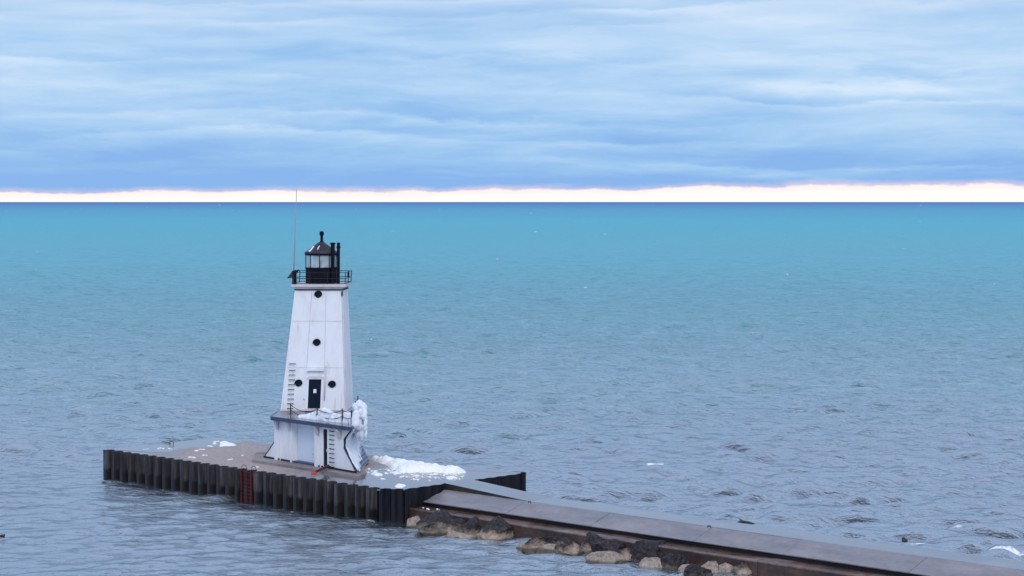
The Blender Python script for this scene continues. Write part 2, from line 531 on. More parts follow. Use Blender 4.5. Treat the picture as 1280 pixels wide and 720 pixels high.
def build_water():
    fpx = FPX * 0.8
    k1 = fpx * CAMH
    rows = []
    r = 3.0
    while r < 100:
        rows.append(r)
        r *= 1.12
    s_ = k1 / 100.0
    while s_ > 0.7:
        rows.append(k1 / s_)
        s_ -= 0.5 if s_ > 160 or s_ < 24 else 0.25
    for q in (70000., 110000.):
        rows.append(q)
    rows = np.array(rows)
    fine = np.radians(np.arange(-19.5, 19.5001, 0.034))
    a1 = np.radians(np.concatenate([np.arange(-180, -60, 6.0), np.arange(-60, -19.6, 0.6)]))
    a2 = np.radians(np.concatenate([np.arange(19.9, 60, 0.6), np.arange(60, 180, 6.0)]))
    ang = np.concatenate([a1, fine, a2])
    nr, na = len(rows), len(ang)
    RR, AA = np.meshgrid(rows, ang, indexing='ij')
    X = RR * np.sin(AA)
    Y = RR * np.cos(AA)
    sg = k1 / RR
    dr = np.maximum(0.2, RR * RR / k1 * (0.27 + 0.27 * smooth(140, 175, sg) + 0.27 * (1 - smooth(20, 40, sg))))
    # sheltered harbour side against open lake side
    du = (X - B.x) * U.x + (Y - B.y) * U.y
    dv = (X - B.x) * V.x + (Y - B.y) * V.y
    lake = smooth(-6, 9, dv + 0.0 * du)
    lake = np.maximum(lake, smooth(-40, -75, du) * 0.8)
    energy = 0.34 + 0.66 * lake
    Z = np.zeros_like(X)
    DX = np.zeros_like(X)
    DY = np.zeros_like(X)
    ncomp = 110

    def field(l0, l1, n=14):
        F = np.zeros_like(X)
        for _ in range(n):
            th_ = rng.random() * 6.283
            kq = 2 * math.pi / (l0 + (l1 - l0) * rng.random())
            F += np.sin(kq * (math.cos(th_) * X * 0.75 + math.sin(th_) * Y) + rng.random() * 6.283)
        return F / math.sqrt(n / 2)

    env = [0.50 + 0.72 * smooth(-0.6, 1.8, field(a_, b_)) for a_, b_ in ((2.2, 5), (3.5, 8), (6, 14), (12, 30))]
    for i in range(ncomp):
        lam = 0.75 * (22.0 / 0.75) ** ((i + rng.random()) / ncomp)
        th = R(-78) + rng.normal() * (0.40 if lam > 2.5 else 0.62)      # waves run towards the camera and a little right
        kx, ky = math.cos(th), math.sin(th)
        kk_ = 2 * math.pi / lam
        slope = 0.070 * min(1.0, (lam / 2.4) ** 0.9) * (1.0 + 0.45 * math.exp(-((lam - 2.8) / 1.4) ** 2)) * math.exp(-max(0, lam - 5) / 4.0)
        amp = slope / kk_ * (0.7 + 0.6 * rng.random())
        damp = np.clip((lam / (2.0 * dr * max(0.3, abs(ky)) + 0.2) - 0.7) / 0.9, 0, 1)
        ph = kk_ * (kx * X + ky * Y) + rng.random() * 6.283
        sc_ = (energy if lam > 2.2 else (0.6 + 0.4 * energy)) * env[0 if lam < 1.8 else 1 if lam < 3.6 else 2 if lam < 8 else 3]
        Z += amp * sc_ * damp * np.sin(ph)
        DX += 0.7 * amp * sc_ * damp * kx * np.cos(ph)
        DY += 0.7 * amp * sc_ * damp * ky * np.cos(ph)
    # groups: patches of rougher and smoother water
    g = 1 + 0.12 * np.sin(X / 13.1 + 0.7 * np.sin(Y / 23.)) * np.sin(Y / 17.3 + 0.6 * np.sin(X / 19.))
    Z *= g
    foam_glint = np.zeros_like(X)
    mid = (RR > 140) & (RR < 330) & (lake > 0.8)
    # breaking crests
    zz = Z / 0.30
    grp = np.sin(X / 6.3 + 1.3 * np.sin(Y / 9.1)) * np.sin(Y / 11.7 + X / 27.0) + 0.6 * np.sin(X / 31. + Y / 43.)
    foam_glint += 0.75 * smooth(1.75, 2.4, zz) * smooth(0.75, 1.15, grp) * mid

    def spot(p, a, b, s=1.0, cu=None):
        ex = cu if cu else (1.0, 0.0)
        qx, qy = X - p.x, Y - p.y
        e1 = qx * ex[0] + qy * ex[1]
        e2 = -qx * ex[1] + qy * ex[0]
        return s * np.exp(-(e1 / a) ** 2 - (e2 / b) ** 2)

    for (px, py, wpx, hpx, s) in ((820, 580, 15, 2.6, 1.9), (1002, 640, 7, 1.4, .75), (1028, 626, 7, 1.2, .65), (1174, 594, 6, 1.2, .8), (1210, 640, 8, 1.1, .8),
                                  (1199, 665, 9, 1.2, .8), (590, 569, 6, 1.6, .6), (1062, 676, 14, 2, .9), (1148, 679, 22, 1.8, 1.1), (1190, 686, 12, 2.5, 1.2),
                                  (1220, 690, 10, 2.5, 1.3), (1264, 689, 22, 5, 1.7), (1275, 697, 12, 4, 1.8), (1240, 686, 16, 2.5, 1.2),
                                  (740, 349, 5, .6, .8), (552, 663, 7, 2, .9), (560, 668, 9, 2, .7), (650, 684, 8, 1.5, .5), (420, 645, 18, .8, .5), (366, 640, 6, 1, .6), (1010, 369, 6, .6, .8), (392, 638, 10, .7, .45), (462, 653, 14, .7, .5), (500, 659, 8, .8, .55), (516, 661, 6, .8, .6), (545, 671, 12, .8, .55), (605, 680, 10, .8, .5), (690, 692, 14, .8, .5), (730, 704, 10, .8, .5), (790, 713, 9, .8, .5), (170, 610, 14, .5, .35), (300, 628, 12, .6, .35), (845, 348, 6, .6, .6)):  # foam patches; specks at the pier foot paint in bright reflections
        p = at(px, py, 0)
        d = p.y
        foam_glint += spot(p, wpx * d / FPX * 0.8, hpx * d * d / (FPX * CAMH) * 0.7, s)
    # far whitecaps
    for _ in range(95):
        py = 256 + rng.random() ** 1.4 * 230
        p = at(rng.random() * 1400 - 60, py, 0)
        d = p.y
        wpx = 0.8 + 2.2 * rng.random() ** 2
        foam_glint += spot(p, wpx * d / FPX, 0.55 * d * d / (FPX * CAMH), 0.45 + 0.6 * rng.random())
    # milling white water along the foot of the walls
    X2 = X - DX
    Y2 = Y - DY
    co = np.stack([X2, Y2, Z], -1).reshape(-1, 3).astype(np.float32)
    i0 = (np.arange(nr - 1)[:, None] * na + np.arange(na)[None, :])
    nx_ = (np.arange(nr - 1)[:, None] * na + (np.arange(na)[None, :] + 1) % na)
    quads = np.stack([i0, nx_, nx_ + na, i0 + na], -1).reshape(-1, 4)[:, ::-1].astype(np.int32)
    me = bpy.data.meshes.new('water')
    me.vertices.add(len(co))
    me.vertices.foreach_set('co', co.ravel())
    me.loops.add(quads.size)
    me.loops.foreach_set('vertex_index', quads.ravel())
    me.polygons.add(len(quads))
    me.polygons.foreach_set('loop_start', np.arange(0, quads.size, 4, dtype=np.int32))
    me.polygons.foreach_set('use_smooth', np.ones(len(quads), dtype=bool))
    me.update(calc_edges=True)
    at1 = me.attributes.new('foam_glint', 'FLOAT', 'POINT')
    at1.data.foreach_set('value', foam_glint.ravel().astype(np.float32))
    at2 = me.attributes.new('lake', 'FLOAT', 'POINT')
    at2.data.foreach_set('value', lake.ravel().astype(np.float32))
    return me


def water_mat():
    m, kk, b, pos = material('lake_water')
    m.node_tree.nodes.remove(b)
    outn = [n for n in m.node_tree.nodes if n.type == 'OUTPUT_MATERIAL'][0]
    x, y, z = kk.xyz(pos)
    fo = kk.n('ShaderNodeAttribute', attribute_name='foam_glint').outputs['Fac']
    lake = kk.n('ShaderNodeAttribute', attribute_name='lake').outputs['Fac']
    # depth: shallow grey-brown shelf near the pier, turquoise over sand, deep blue far out
    wob = kk.noise(kk.scalev(pos, (0.006, 0.006, 0)), 1.0, 4.0, 0.6)
    wob2 = kk.noise(kk.scalev(pos, (0.02, 0.05, 0)), 1.0, 4.0, 0.6)
    inv = kk.math('DIVIDE', 150.0, kk.math('ADD', kk.math('MAXIMUM', y, 30.0), kk.math('MULTIPLY', kk.math('SUBTRACT', wob2, 0.5), 60.0)))
    inv = kk.math('MULTIPLY', inv, kk.math('ADD', 0.86, kk.math('MULTIPLY', wob, 0.28)))
    body = kk.ramp(inv, [(0.003, (0.022, 0.12, 0.36)), (0.011, (0.028, 0.20, 0.44)), (0.028, (0.035, 0.34, 0.50)), (0.07, (0.035, 0.43, 0.53)), (0.15, (0.04, 0.41, 0.48)),
                         (0.30, (0.038, 0.31, 0.355)), (0.50, (0.03, 0.20, 0.22)), (0.70, (0.03, 0.125, 0.14)), (0.84, (0.042, 0.06, 0.072)), (1.0, (0.034, 0.040, 0.048))])
    dist = kk.math('DIVIDE', 150.0, kk.math('MAXIMUM', y, 30.0))
    # ripples
    v1 = kk.scalev(pos, (1.0, 1.5, 1.0))
    f1 = kk.noise(v1, 1.5, 5.0, 0.6, 0.3)
    f2 = kk.noise(kk.scalev(pos, (0.16, 0.42, 0.2)), 1.0, 5.0, 0.65, 0.3)
    f3 = kk.noise(kk.scalev(pos, (0.035, 0.11, 0.05)), 1.0, 4.0, 0.65, 0.3)
    far1 = kk.mapr(dist, 0.0, 0.7)
    bn = kk.bump(f3, kk.mapr(dist, 0.0, 0.8, 1.0, 0.0), 4.0)
    bn = kk.bump(f2, kk.mapr(dist, 0.0, 0.95, 1.0, 0.22), 2.4, bn)
    bn = kk.bump(f1, kk.math('MULTIPLY', far1, 0.75), 0.22, bn)
    dif = kk.n('ShaderNodeBsdfDiffuse')
    kk.put(dif.inputs['Color'], body)
    kk.put(dif.inputs['Normal'], bn)
    gl = kk.n('ShaderNodeBsdfGlossy')
    gl.inputs['Color'].default_value = (0.80, 0.90, 0.965, 1)
    kk.put(gl.inputs['Roughness'], kk.mapr(dist, 0.0, 0.9, 0.24, 0.07))
    kk.put(gl.inputs['Normal'], bn)
    fr = kk.n('ShaderNodeFresnel')
    fr.inputs['IOR'].default_value = 1.333
    kk.put(fr.inputs['Normal'], bn)
    fcap = kk.math('MINIMUM', fr.outputs[0], kk.mapr(dist, 0.01, 0.6, 0.22, 0.63))
    mx = kk.n('ShaderNodeMixShader')
    kk.put(mx.inputs[0], fcap)
    kk.put(mx.inputs[1], dif.outputs[0])
    kk.put(mx.inputs[2], gl.outputs[0])
    # foam
    fn = kk.noise(kk.scalev(pos, (1.5, 0.8, 1.0)), 1.0, 6.0, 0.72, 0.6)
    ff = kk.mapr(kk.math('ADD', kk.math('MULTIPLY', kk.math('MINIMUM', fo, 1.05), 0.62), kk.math('MULTIPLY', kk.math('SUBTRACT', fn, 0.5), 2.0)), 0.34, 0.62)
    ff = kk.math('MULTIPLY', ff, kk.mapr(fo, 0.04, 0.2))
    fd = kk.n('ShaderNodeBsdfDiffuse')
    fd.inputs['Color'].default_value = (0.82, 0.84, 0.86, 1)
    mx2 = kk.n('ShaderNodeMixShader')
    kk.put(mx2.inputs[0], ff)
    kk.put(mx2.inputs[1], mx.outputs[0])
    kk.put(mx2.inputs[2], fd.outputs[0])
    kk.put(outn.inputs[0], mx2.outputs[0])
    return m


wm = build_water()
wm.materials.append(water_mat())
water = link(bpy.data.objects.new('water', wm))
tag(water, 'open lake water, turquoise far out and grey with small waves near the pier', 'water', kind='structure')

# ------------------------------------------------------------------ pier
pier = empty('pier', P(-16, 6, 0))
tag(pier, 'flat concrete pier walled in dark corrugated steel sheet piles, carrying the white lighthouse', 'pier')
M_deck = deck_mat()
M_pile = pile_mat()
M_piled = pile_dark_mat()

def piling(path, per, amp, z0, z1, jitter=0.02, flip=1):
    """corrugated wall along a straight path; returns bmesh of a thin folded sheet"""
    bm = bmesh.new()
    p0, p1 = path
    L = (p1 - p0).length
    t = (p1 - p0).normalized()
    n_ = Vector((t.y, -t.x, 0)) * flip
    cnt = max(1, round(L / per))
    per = L / cnt
    outl = []
    for i in range(cnt):
        for f_, o_ in ((0.0, 1), (0.27, 1), (0.44, -1), (0.83, -1)):
            outl.append((i * per + f_ * per, o_ * amp))
    outl.append((L, amp))
    top, bot, topb = [], [], []
    for i, (s_, o_) in enumerate(outl):
        zt = z1 + random.uniform(-jitter, jitter) * 0.5
        q = p0 + t * s_ + n_ * o_
        top.append(bm.verts.new((q.x, q.y, zt)))
        bot.append(bm.verts.new((q.x, q.y, z0)))
        qb = q - n_ * 0.035
        topb.append(bm.verts.new((qb.x, qb.y, zt)))
    for i in range(len(outl) - 1):
        bm.faces.new((top[i], top[i + 1], bot[i + 1], bot[i]))
        bm.faces.new((topb[i], topb[i + 1], top[i + 1], top[i]))
        # concrete-filled back down to just below the deck
    line = []
    for s_, o_ in outl:
        q = p0 + t * s_ + n_ * (o_ - 0.03)
        line.append(Vector((q.x, q.y, ZD - 0.02)))
    return bm, line


bm, line1 = piling((A, B1), 1.09, 0.24, -1.5, ZD + 0.03)
mk('sheet_piling', bm, M_pile, pier)
bm, line2 = piling((B1, B2), 0.75, 0.12, -1.5, ZD + 0.02)
mk('sheet_piling', bm, M_piled, pier)
bm, line3 = piling((B2, C), 1.09, 0.07, -1.5, ZD + 0.0, 0.0)
mk('sheet_piling', bm, M_piled, pier)
bm, _l = piling((Dk, A), 1.09, 0.10, -1.5, ZD - 0.05, 0.0)
mk('sheet_piling', bm, M_piled, pier)
bm, _l = piling((C, Dk), 1.09, 0.10, -1.5, ZD - 0.05, 0.0)
mk('sheet_piling', bm, M_piled, pier)
bm = bmesh.new()
prism(bm, line1 + line2[1:] + line3[1:] + [C + V * 0.03 - U * 0.1, Dk + V * 0.03 - U * 0.03, A - U * 0.03 + V * 0.1], Vector((0, 0, -0.09)))
deck = mk('deck', bm, M_deck, pier)
bm = bmesh.new()
uL, uR, vB = puv(A)[0] + 0.8, puv(B1)[0] - 0.6, puv(Dk)[1] - 0.7
prism(bm, [P(uL, 0.8, ZD - 0.112), P(uR, 0.8, ZD - 0.112), P(uR, vB, ZD - 0.112), P(uL, vB, ZD - 0.112)], Vector((0, 0, -3.4)))
mk('core', bm, M_piled, pier)
# raised end pile at the far right corner
bm = bmesh.new()
tube(bm, [C + Vector((-0.05, -0.05, -3.4)), C + Vector((-0.05, -0.05, 0.08))], 0.2, 10)
mk('corner_pile', bm, M_piled, pier)

# red ladder
lad = empty('ladder', at(312, 586, ZD))
lad.parent = pier
lad.matrix_parent_inverse = pier.matrix_basis.inverted()
q0 = at(305.2, 586.6, ZD)
lu0 = puv(q0)[0]
lu1 = puv(at(318.6, 588.5, ZD))[0]
vv = -0.23
bm = bmesh.new()
boxv(bm, P(lu0 + 0.12, vv + 0.08, -0.4), U * (lu1 - lu0 - 0.24), V * 0.03, Vector((0, 0, 2.7)))
mk('back_plate', bm, M_redd, lad)
for s_ in (lu0, lu1 - 0.1):
    bm = bmesh.new()
    boxv(bm, P(s_, vv - 0.08, -0.4), U * 0.10, V * 0.13, Vector((0, 0, 2.75)))
    mk('rail', bm, M_red, lad)
for i in range(9):
    bm = bmesh.new()
    zz = 0.05 + i * 0.27
    tube(bm, [P(lu0 + 0.08, vv - 0.01, zz), P(lu1 - 0.08, vv - 0.01, zz)], 0.03, 8)
    mk('rung', bm, M_red, lad, True)
for s_ in (lu0 + 0.05, lu1 - 0.05):
    bm = bmesh.new()
    tube(bm, [P(s_, vv, ZD), P(s_, vv + 0.02, ZD + 0.26), P(s_, vv + 0.2, ZD + 0.34), P(s_, vv + 0.42, ZD + 0.26), P(s_, vv + 0.45, ZD - 0.02)], 0.022, 8)
    mk('handhold', bm, M_red, lad, True)

# mooring hoop and old cable on the back edge
bm = bmesh.new()
hb = at(214.5, 555.0, ZD)
hw = U * 0.24
tube(bm, [hb - hw + Vector((0, 0, -0.05)), hb - hw + Vector((0, 0, 0.17)), hb - hw * 0.7 + Vector((0, 0, 0.22)), hb + hw * 0.7 + Vector((0, 0, 0.22)), hb + hw + Vector((0, 0, 0.17)), hb + hw + Vector((0, 0, -0.05))], 0.03, 8)
mk('mooring_hoop', bm, M_rail, pier, True)
bm = bmesh.new()
tube(bm, [at(203, 552.5, ZD + 0.04), at(208, 552.8, ZD + 0.07), at(213, 554.2, ZD + 0.03)], 0.03, 6)
mk('cable', bm, M_rail, pier, True)

# concrete pad in front of the lighthouse
Lw = at(329.5, 574.5, ZD)
Nw = at(446, 594.5, ZD)
WD = (Nw - Lw).normalized()
WN = Vector((WD.y, -WD.x, 0))
if WN.y > 0:
    WN = -WN
pL = at(315, 577.3, ZD + 0.02)
pR = at(447.5, 597.5, ZD + 0.02)
bm = bmesh.new()
pad = [pL, pR, pR + Vector((0.5, 1.3, 0)), Vector((-11.6, 155.3, pL.z)), pL + Vector((-0.3, 4.6, 0))]
prism(bm, [Vector((q.x, q.y, ZD - 0.1)) for q in pad], Vector((0, 0, 0.27)))
mk('plinth_pad', bm, M_pad, pier)
ZP = ZD + 0.17

# ------------------------------------------------------------------ breakwater
bw = empty('breakwater', P(22, 4, 0))
tag(bw, 'long low concrete breakwater with a sloped slab and rust stained ledge running to the pier', 'breakwater')
ZT, ZS, ZL = 1.92, 1.3, 0.96
UE = 95.0
u_t, v_t = puv(at(760, 640.6, ZT))
v_top_near = (puv(at(760, 640.6, ZT))[1] + puv(at(1000, 673.75, ZT))[1]) / 2
v_top_far = (puv(at(760, 630, ZT))[1] + puv(at(1000, 665, ZT))[1]) / 2
v_s = (puv(at(600, 637.5, ZS))[1] + puv(at(1000, 695.6, ZS))[1]) / 2
v_l = (puv(at(512, 636, ZL))[1] + puv(at(1000, 708.75, ZL))[1]) / 2
E0 = 0.30


def strip(name, u0, u1, prof, m, thick_down=None):
    """prism of a cross-section polygon [(v,z)...] from u0 to u1"""
    bm = bmesh.new()
    prism(bm, [P(u0, v, z) for v, z in prof], U * (u1 - u0))
    return bm


ua = puv(at(556, 604, ZD))[0] + 0.12
# walkway top
bm = strip('walkway', ua, UE, [(v_top_near, ZT), (v_top_far, ZT), (v_top_far + 0.05, -1.5), (v_top_near, -1.5)], M_walk)
mk('walkway', bm, M_walk, bw)
# sloped slabs, one per pour, with open joints
joints = [ua]
for (px, py) in ((654, 627.0), (760, 641.5), (888, 659.5), (1003, 674.5), (1160, 696)):
    joints.append(puv(at(px, py, ZT))[0])
st = joints[-1]
while st + 7.5 < UE:
    st += 7.5
    joints.append(st)
joints.append(UE)
for i in range(len(joints) - 1):
    a_, b_ = joints[i], joints[i + 1] - 0.035
    dz_ = random.uniform(-0.012, 0.012)
    bm = strip('slab', a_, b_, [(v_s, ZS + dz_), (v_top_near - 0.01, ZT - 0.01 + dz_), (v_top_near - 0.01, ZT - 0.35), (v_s + 0.4, ZS - 0.12), (v_s + 0.01, ZS - 0.05)], M_slab)
    ob = mk('slab', bm, M_slab, bw)
# wall under the overhang, coloured near-black to carry the slab's shadow
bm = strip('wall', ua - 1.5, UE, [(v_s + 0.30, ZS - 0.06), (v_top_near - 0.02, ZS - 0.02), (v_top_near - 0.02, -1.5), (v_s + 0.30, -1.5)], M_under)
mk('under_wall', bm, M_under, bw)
# ledge, in pours with small steps
lj = [ua - 2.2]
st = lj[0]
while st < UE - 6:
    st += random.uniform(9.5, 11.5)
    lj.append(st)
lj.append(UE)
for i in range(len(lj) - 1):
    o_ = random.uniform(-0.06, 0.06)
    bm = strip('ledge', lj[i], lj[i + 1] - 0.03, [(v_l + o_, ZL - 0.03), (v_l + 0.12 + o_, ZL + 0.02), (v_s + 0.3, ZL - 0.02), (v_s + 0.3, ZL - 0.097), (v_l + o_, ZL - 0.097)], M_ledge)
    mk('ledge', bm, M_ledge, bw)
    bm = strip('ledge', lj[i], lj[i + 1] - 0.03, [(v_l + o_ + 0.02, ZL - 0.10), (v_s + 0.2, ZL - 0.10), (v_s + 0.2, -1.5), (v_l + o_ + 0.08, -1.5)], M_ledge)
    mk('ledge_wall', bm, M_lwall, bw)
# ramp from the pier deck down to the walkway
rn0 = puv(at(556, 604.3, ZD))
rf0 = puv(at(590, 599.6, ZD))
rn1 = puv(at(653.5, 625.7, ZT))
bm = bmesh.new()
vn, vf = rn0[1], rf0[1]
zt0 = ZD + 0.03
ue0 = min(rn0[0], rf0[0]) - 0.1
tri = [P(ue0, vn - 0.02, zt0), P(rn1[0] + 0.4, v_top_near + 0.03, ZT + 0.004), P(rn1[0] + 0.4, v_top_near + 0.03, ZT - 0.3), P(ue0, vn - 0.02, ZT - 0.6)]
far = [P(ue0, vf, zt0), P(rn1[0] + 0.4, v_top_far - 0.03, ZT + 0.004), P(rn1[0] + 0.4, v_top_far - 0.03, ZT - 0.3), P(ue0, vf, ZT - 0.6)]
va = [bm.verts.new(p) for p in tri]
vb = [bm.verts.new(p) for p in far]
bm.faces.new((va[0], va[1], vb[1], vb[0])).material_index = 0
for f_ in ((va[0], va[3], va[2], va[1]), (vb[0], vb[1], vb[2], vb[3]), (va[3], vb[3], vb[2], va[2]), (va[0], vb[0], vb[3], va[3]), (va[1], va[2], vb[2], vb[1])):
    bm.faces.new(f_).material_index = 1
mk('ramp', bm, [M_walk, M_under], bw)
# lifting eye bolts on the walkway edge
for (px, py) in ((662, 629), (886.5, 659.3)):
    q = at(px, py, ZT)
    bm = bmesh.new()
    tube(bm, [q - U * 0.12, q - U * 0.1 + Vector((0, 0, 0.1)), q + U * 0.1 + Vector((0, 0, 0.1)), q + U * 0.12], 0.035, 6)
    mk('lifting_eye', bm, M_rail, bw, True)

# ------------------------------------------------------------------ lighthouse
lh = empty('lighthouse', (-14.9, 152, ZD))
tag(lh, 'white pyramidal steel lighthouse with black lantern room on a flared base, standing on the pier', 'lighthouse')


def pw(x, y):
    return onplane(x, y, Lw, WN)


def ws(x, y):
    q = pw(x, y)
    return (q - Lw).dot(WD), q.z


def WP(s, z, d=0.0):
    q = Lw + WD * s + WN * d
    return Vector((q.x, q.y, z))


ZPL = 5.85
zwt = ZPL - 0.28
zb = ZP + 0.0
# boundary of the front wall
rb = [ws(446, 594.5 - 2.5), ws(430.2, 560), ws(430.2, 549), ws(439, 537.5)]
lb = [ws(330, 572.5), ws(343.2, 552), ws(343.2, 532), ws(341, 526)]
rb[0] = (rb[0][0], zb)
lb[0] = (lb[0][0], zb)
rb[3] = (rb[3][0], zwt)
lb[3] = (lb[3][0], zwt)
sA = ws(366, 555)[0]
sB = ws(393.3, 560)[0]
sC = ws(403.8, 560)[0]
sD = ws(409.0, 560)[0]
zdt = ws(406, 536.5)[1]
zrt = ws(380, 529)[1]
zrt = min(zrt, zwt - 0.05)
zdt = min(zdt, zwt - 0.08)

bm = bmesh.new()


def wq(pts, d=0.0):
    bm.faces.new([bm.verts.new(WP(s, z, d)) for s, z in pts])


# left polygon, pilaster, headers, right polygon
wq([lb[0], (sA, zb), (sA, zwt), lb[3], lb[2], lb[1]])
wq([(sB, zb), (sC, zb), (sC, zwt), (sB, zwt)])
wq([(sA, zrt), (sB, zrt), (sB, zwt), (sA, zwt)])
wq([(sC, zdt), (sD, zdt), (sD, zwt), (sC, zwt)])
wq([(sD, zb), rb[0], rb[1], rb[2], rb[3], (sD, zwt)])
# reveals
dr_ = -0.45
for s_ in (sA, sB):
    bm.faces.new([bm.verts.new(p) for p in (WP(s_, zb), WP(s_, zrt), WP(s_, zrt, dr_), WP(s_, zb, dr_))])
bm.faces.new([bm.verts.new(p) for p in (WP(sA, zrt), WP(sB, zrt), WP(sB, zrt, dr_), WP(sA, zrt, dr_))])
for s_ in (sC, sD):
    bm.faces.new([bm.verts.new(p) for p in (WP(s_, zb), WP(s_, zdt), WP(s_, zdt, -0.14), WP(s_, zb, -0.14))])
bm.faces.new([bm.verts.new(p) for p in (WP(sC, zdt), WP(sD, zdt), WP(sD, zdt, -0.14), WP(sC, zdt, -0.14))])
mk('base_wall', bm, M_white, lh, recalc=False)

bm = bmesh.new()
bm.faces.new([bm.verts.new(WP(s, z, dr_)) for s, z in ((sA, zb), (sB, zb), (sB, zrt), (sA, zrt))])
boxv(bm, WP(sA + 0.05, zb + 0.15, dr_ + 0.003), WD * (sB - sA - 0.1), WN * 0.03, Vector((0, 0, zrt - zb - 0.5)))
pn = mk('shutter_panel', bm, M_panel, lh)
for (px, py) in ((385, 549.5), (385, 568)):
    s_, z_ = ws(px, py)
    bm = bmesh.new()
    boxv(bm, WP(s_, z_, dr_ + 0.033), WD * 0.28, WN * 0.05, Vector((0, 0, 0.05)))
    mk('handle', bm, M_seam, pn)
bm = bmesh.new()
boxv(bm, WP(sA + 0.01, zb - 0.02, dr_ + 0.04), WD * (sB - sA - 0.02), WN * (-dr_ - 0.05), Vector((0, 0, 0.14)))
mk('threshold', bm, M_slate, lh)
bm = bmesh.new()
boxv(bm, WP(sC, zb, -0.14), WD * (sD - sC), WN * 0.06, Vector((0, 0, zdt - zb)))
bd = mk('base_door', bm, M_door, lh)
bm = bmesh.new()
tube(bm, [WP(sD - 0.15, zb + 1.2, -0.06), WP(sD - 0.15, zb + 1.4, -0.06)], 0.03, 6)
mk('handle', bm, M_seam, bd)
# jamb strips and pilaster edges
for s_, w_ in ((sA - 0.28, 0.26), (sB + 0.05, 0.45), (sC - 0.3, 0.12), (ws(350.5, 545)[0], 0.09), (ws(343.6, 545)[0], 0.45)):
    bm = bmesh.new()
    boxv(bm, WP(s_, zb, 0.003), WD * w_, WN * 0.07, Vector((0, 0, zwt - zb - 0.02)))
    mk('pilaster', bm, M_white, lh)
# dark edge trims along the flared silhouettes
for bnd, sg in ((rb, -1), (lb, 1)):
    bm = bmesh.new()
    tube(bm, [WP(s, z, 0.02) for s, z in bnd[: (4 if sg < 0 else 2)]], 0.034, 6)
    mk('edge_trim', bm, M_fin, lh)
for a_, b_ in ((lb[0][0], sA), (sB, sC), (sD, rb[0][0])):
    bm = bmesh.new()
    boxv(bm, WP(a_, zb, 0.002), WD * (b_ - a_), WN * 0.05, Vector((0, 0, 0.13)))
    mk('base_trim', bm, M_fin, lh)

# side and back walls swept back from the front wall's two silhouettes
bm = bmesh.new()
RS = Vector((0.44, 6.6, 0))
ringr = [WP(s, z) for s, z in rb]
mids = [p + RS for p in ringr]
backs = [Vector((-12.3 + (p.x - ringr[1].x) * 0.25, 155.9, p.z)) for p in ringr]
lft = [WP(s, z) for s, z in lb]
lbk = [Vector((-17.6 + (p.x - lft[2].x) * 0.6, 155.9, p.z)) for p in lft]


def sheet(bm, a, b):
    va = [bm.verts.new(p) for p in a]
    vb = [bm.verts.new(p) for p in b]
    for i in range(len(a) - 1):
        bm.faces.new((va[i], vb[i], vb[i + 1], va[i + 1]))


sheet(bm, ringr, mids)
sheet(bm, mids, backs)
sheet(bm, backs, lbk)
sheet(bm, lbk, lft)
mk('side_wall', bm, M_sidewall, lh)
# horizontal ribs on the flared side plate
for i in range(6):
    f_ = 0.06 + i * 0.14
    bm = bmesh.new()
    a_ = ringr[0].lerp(ringr[1], f_) + Vector((0.02, 0, 0.02))
    b_ = mids[0].lerp(mids[1], f_) + Vector((0.02, 0, 0.02))
    tube(bm, [a_, b_], 0.035, 6)
    mk('rib', bm, M_slate, lh)

# platform
PLp = at(338, 520.6, ZPL)
PRp = at(440.5, 534.3, ZPL)
plat = [PLp, PRp, Vector((-11.75, 150.5, ZPL)), Vector((-12.05, 156.0, ZPL)), Vector((-17.9, 156.0, ZPL)), Vector((-18.25, 153.0, ZPL))]
bm = bmesh.new()
prism(bm, plat, Vector((0, 0, -0.28)))
mk('platform', bm, M_slate, lh)
# corbel brackets
for px in (346.5, 362, 396.5, 424):
    s_, z_ = ws(px, 538)
    bm = bmesh.new()
    w_ = 0.28
    prism(bm, [WP(s_, zwt - 0.003, 0.075), WP(s_, zwt - 0.003, 0.36), WP(s_, zwt - 0.16, 0.36), WP(s_, zwt - 0.75, 0.075)], WD * w_)
    mk('bracket', bm, M_pink, lh)

# --- tower
TR = R(2.0)
EX = Vector((math.cos(TR), -math.sin(TR), 0))
EY = Vector((math.sin(TR), math.cos(TR), 0))
ZF = 6.10
FY = 151.2
qb_ = [aty(352, 512, FY), aty(434.5, 512, FY)]
qt_ = [aty(370, 361.5, FY + 0.75), aty(429.6, 361.5, FY + 0.75)]
HB = (qb_[1].x - qb_[0].x) / 2
HT = (qt_[1].x - qt_[0].x) / 2
ZG = qt_[0].z
cb = Vector(((qb_[0].x + qb_[1].x) / 2, FY + 2.35, ZF))
ct = Vector(((qt_[0].x + qt_[1].x) / 2, FY + 2.35, ZG))
DEP = 0.90      # the plan is a little shallower than wide


def axis(z):
    return cb.lerp(ct, (z - ZF) / (ZG - ZF))


def half(z):
    return HB + (HT - HB) * (z - ZF) / (ZG - ZF)


def TPt(a, b, z):
    c = axis(z)
    return Vector((c.x, c.y, 0)) + EX * a + EY * b + Vector((0, 0, z))


def fb(z, off=0.0):
    return -half(z) * DEP - off


def FP(x, y, off=0.0):
    """point on the tower's front face seen at photo pixel x,y"""
    z = 10.0
    for _ in range(6):
        Yf = TPt(0, fb(z), z).y
        q = aty(x, y, Yf)
        z = q.z
    a = (q - axis(z)).dot(EX)
    return a, z


def fpt(a, z, off=0.0):
    return TPt(a, fb(z, off), z)


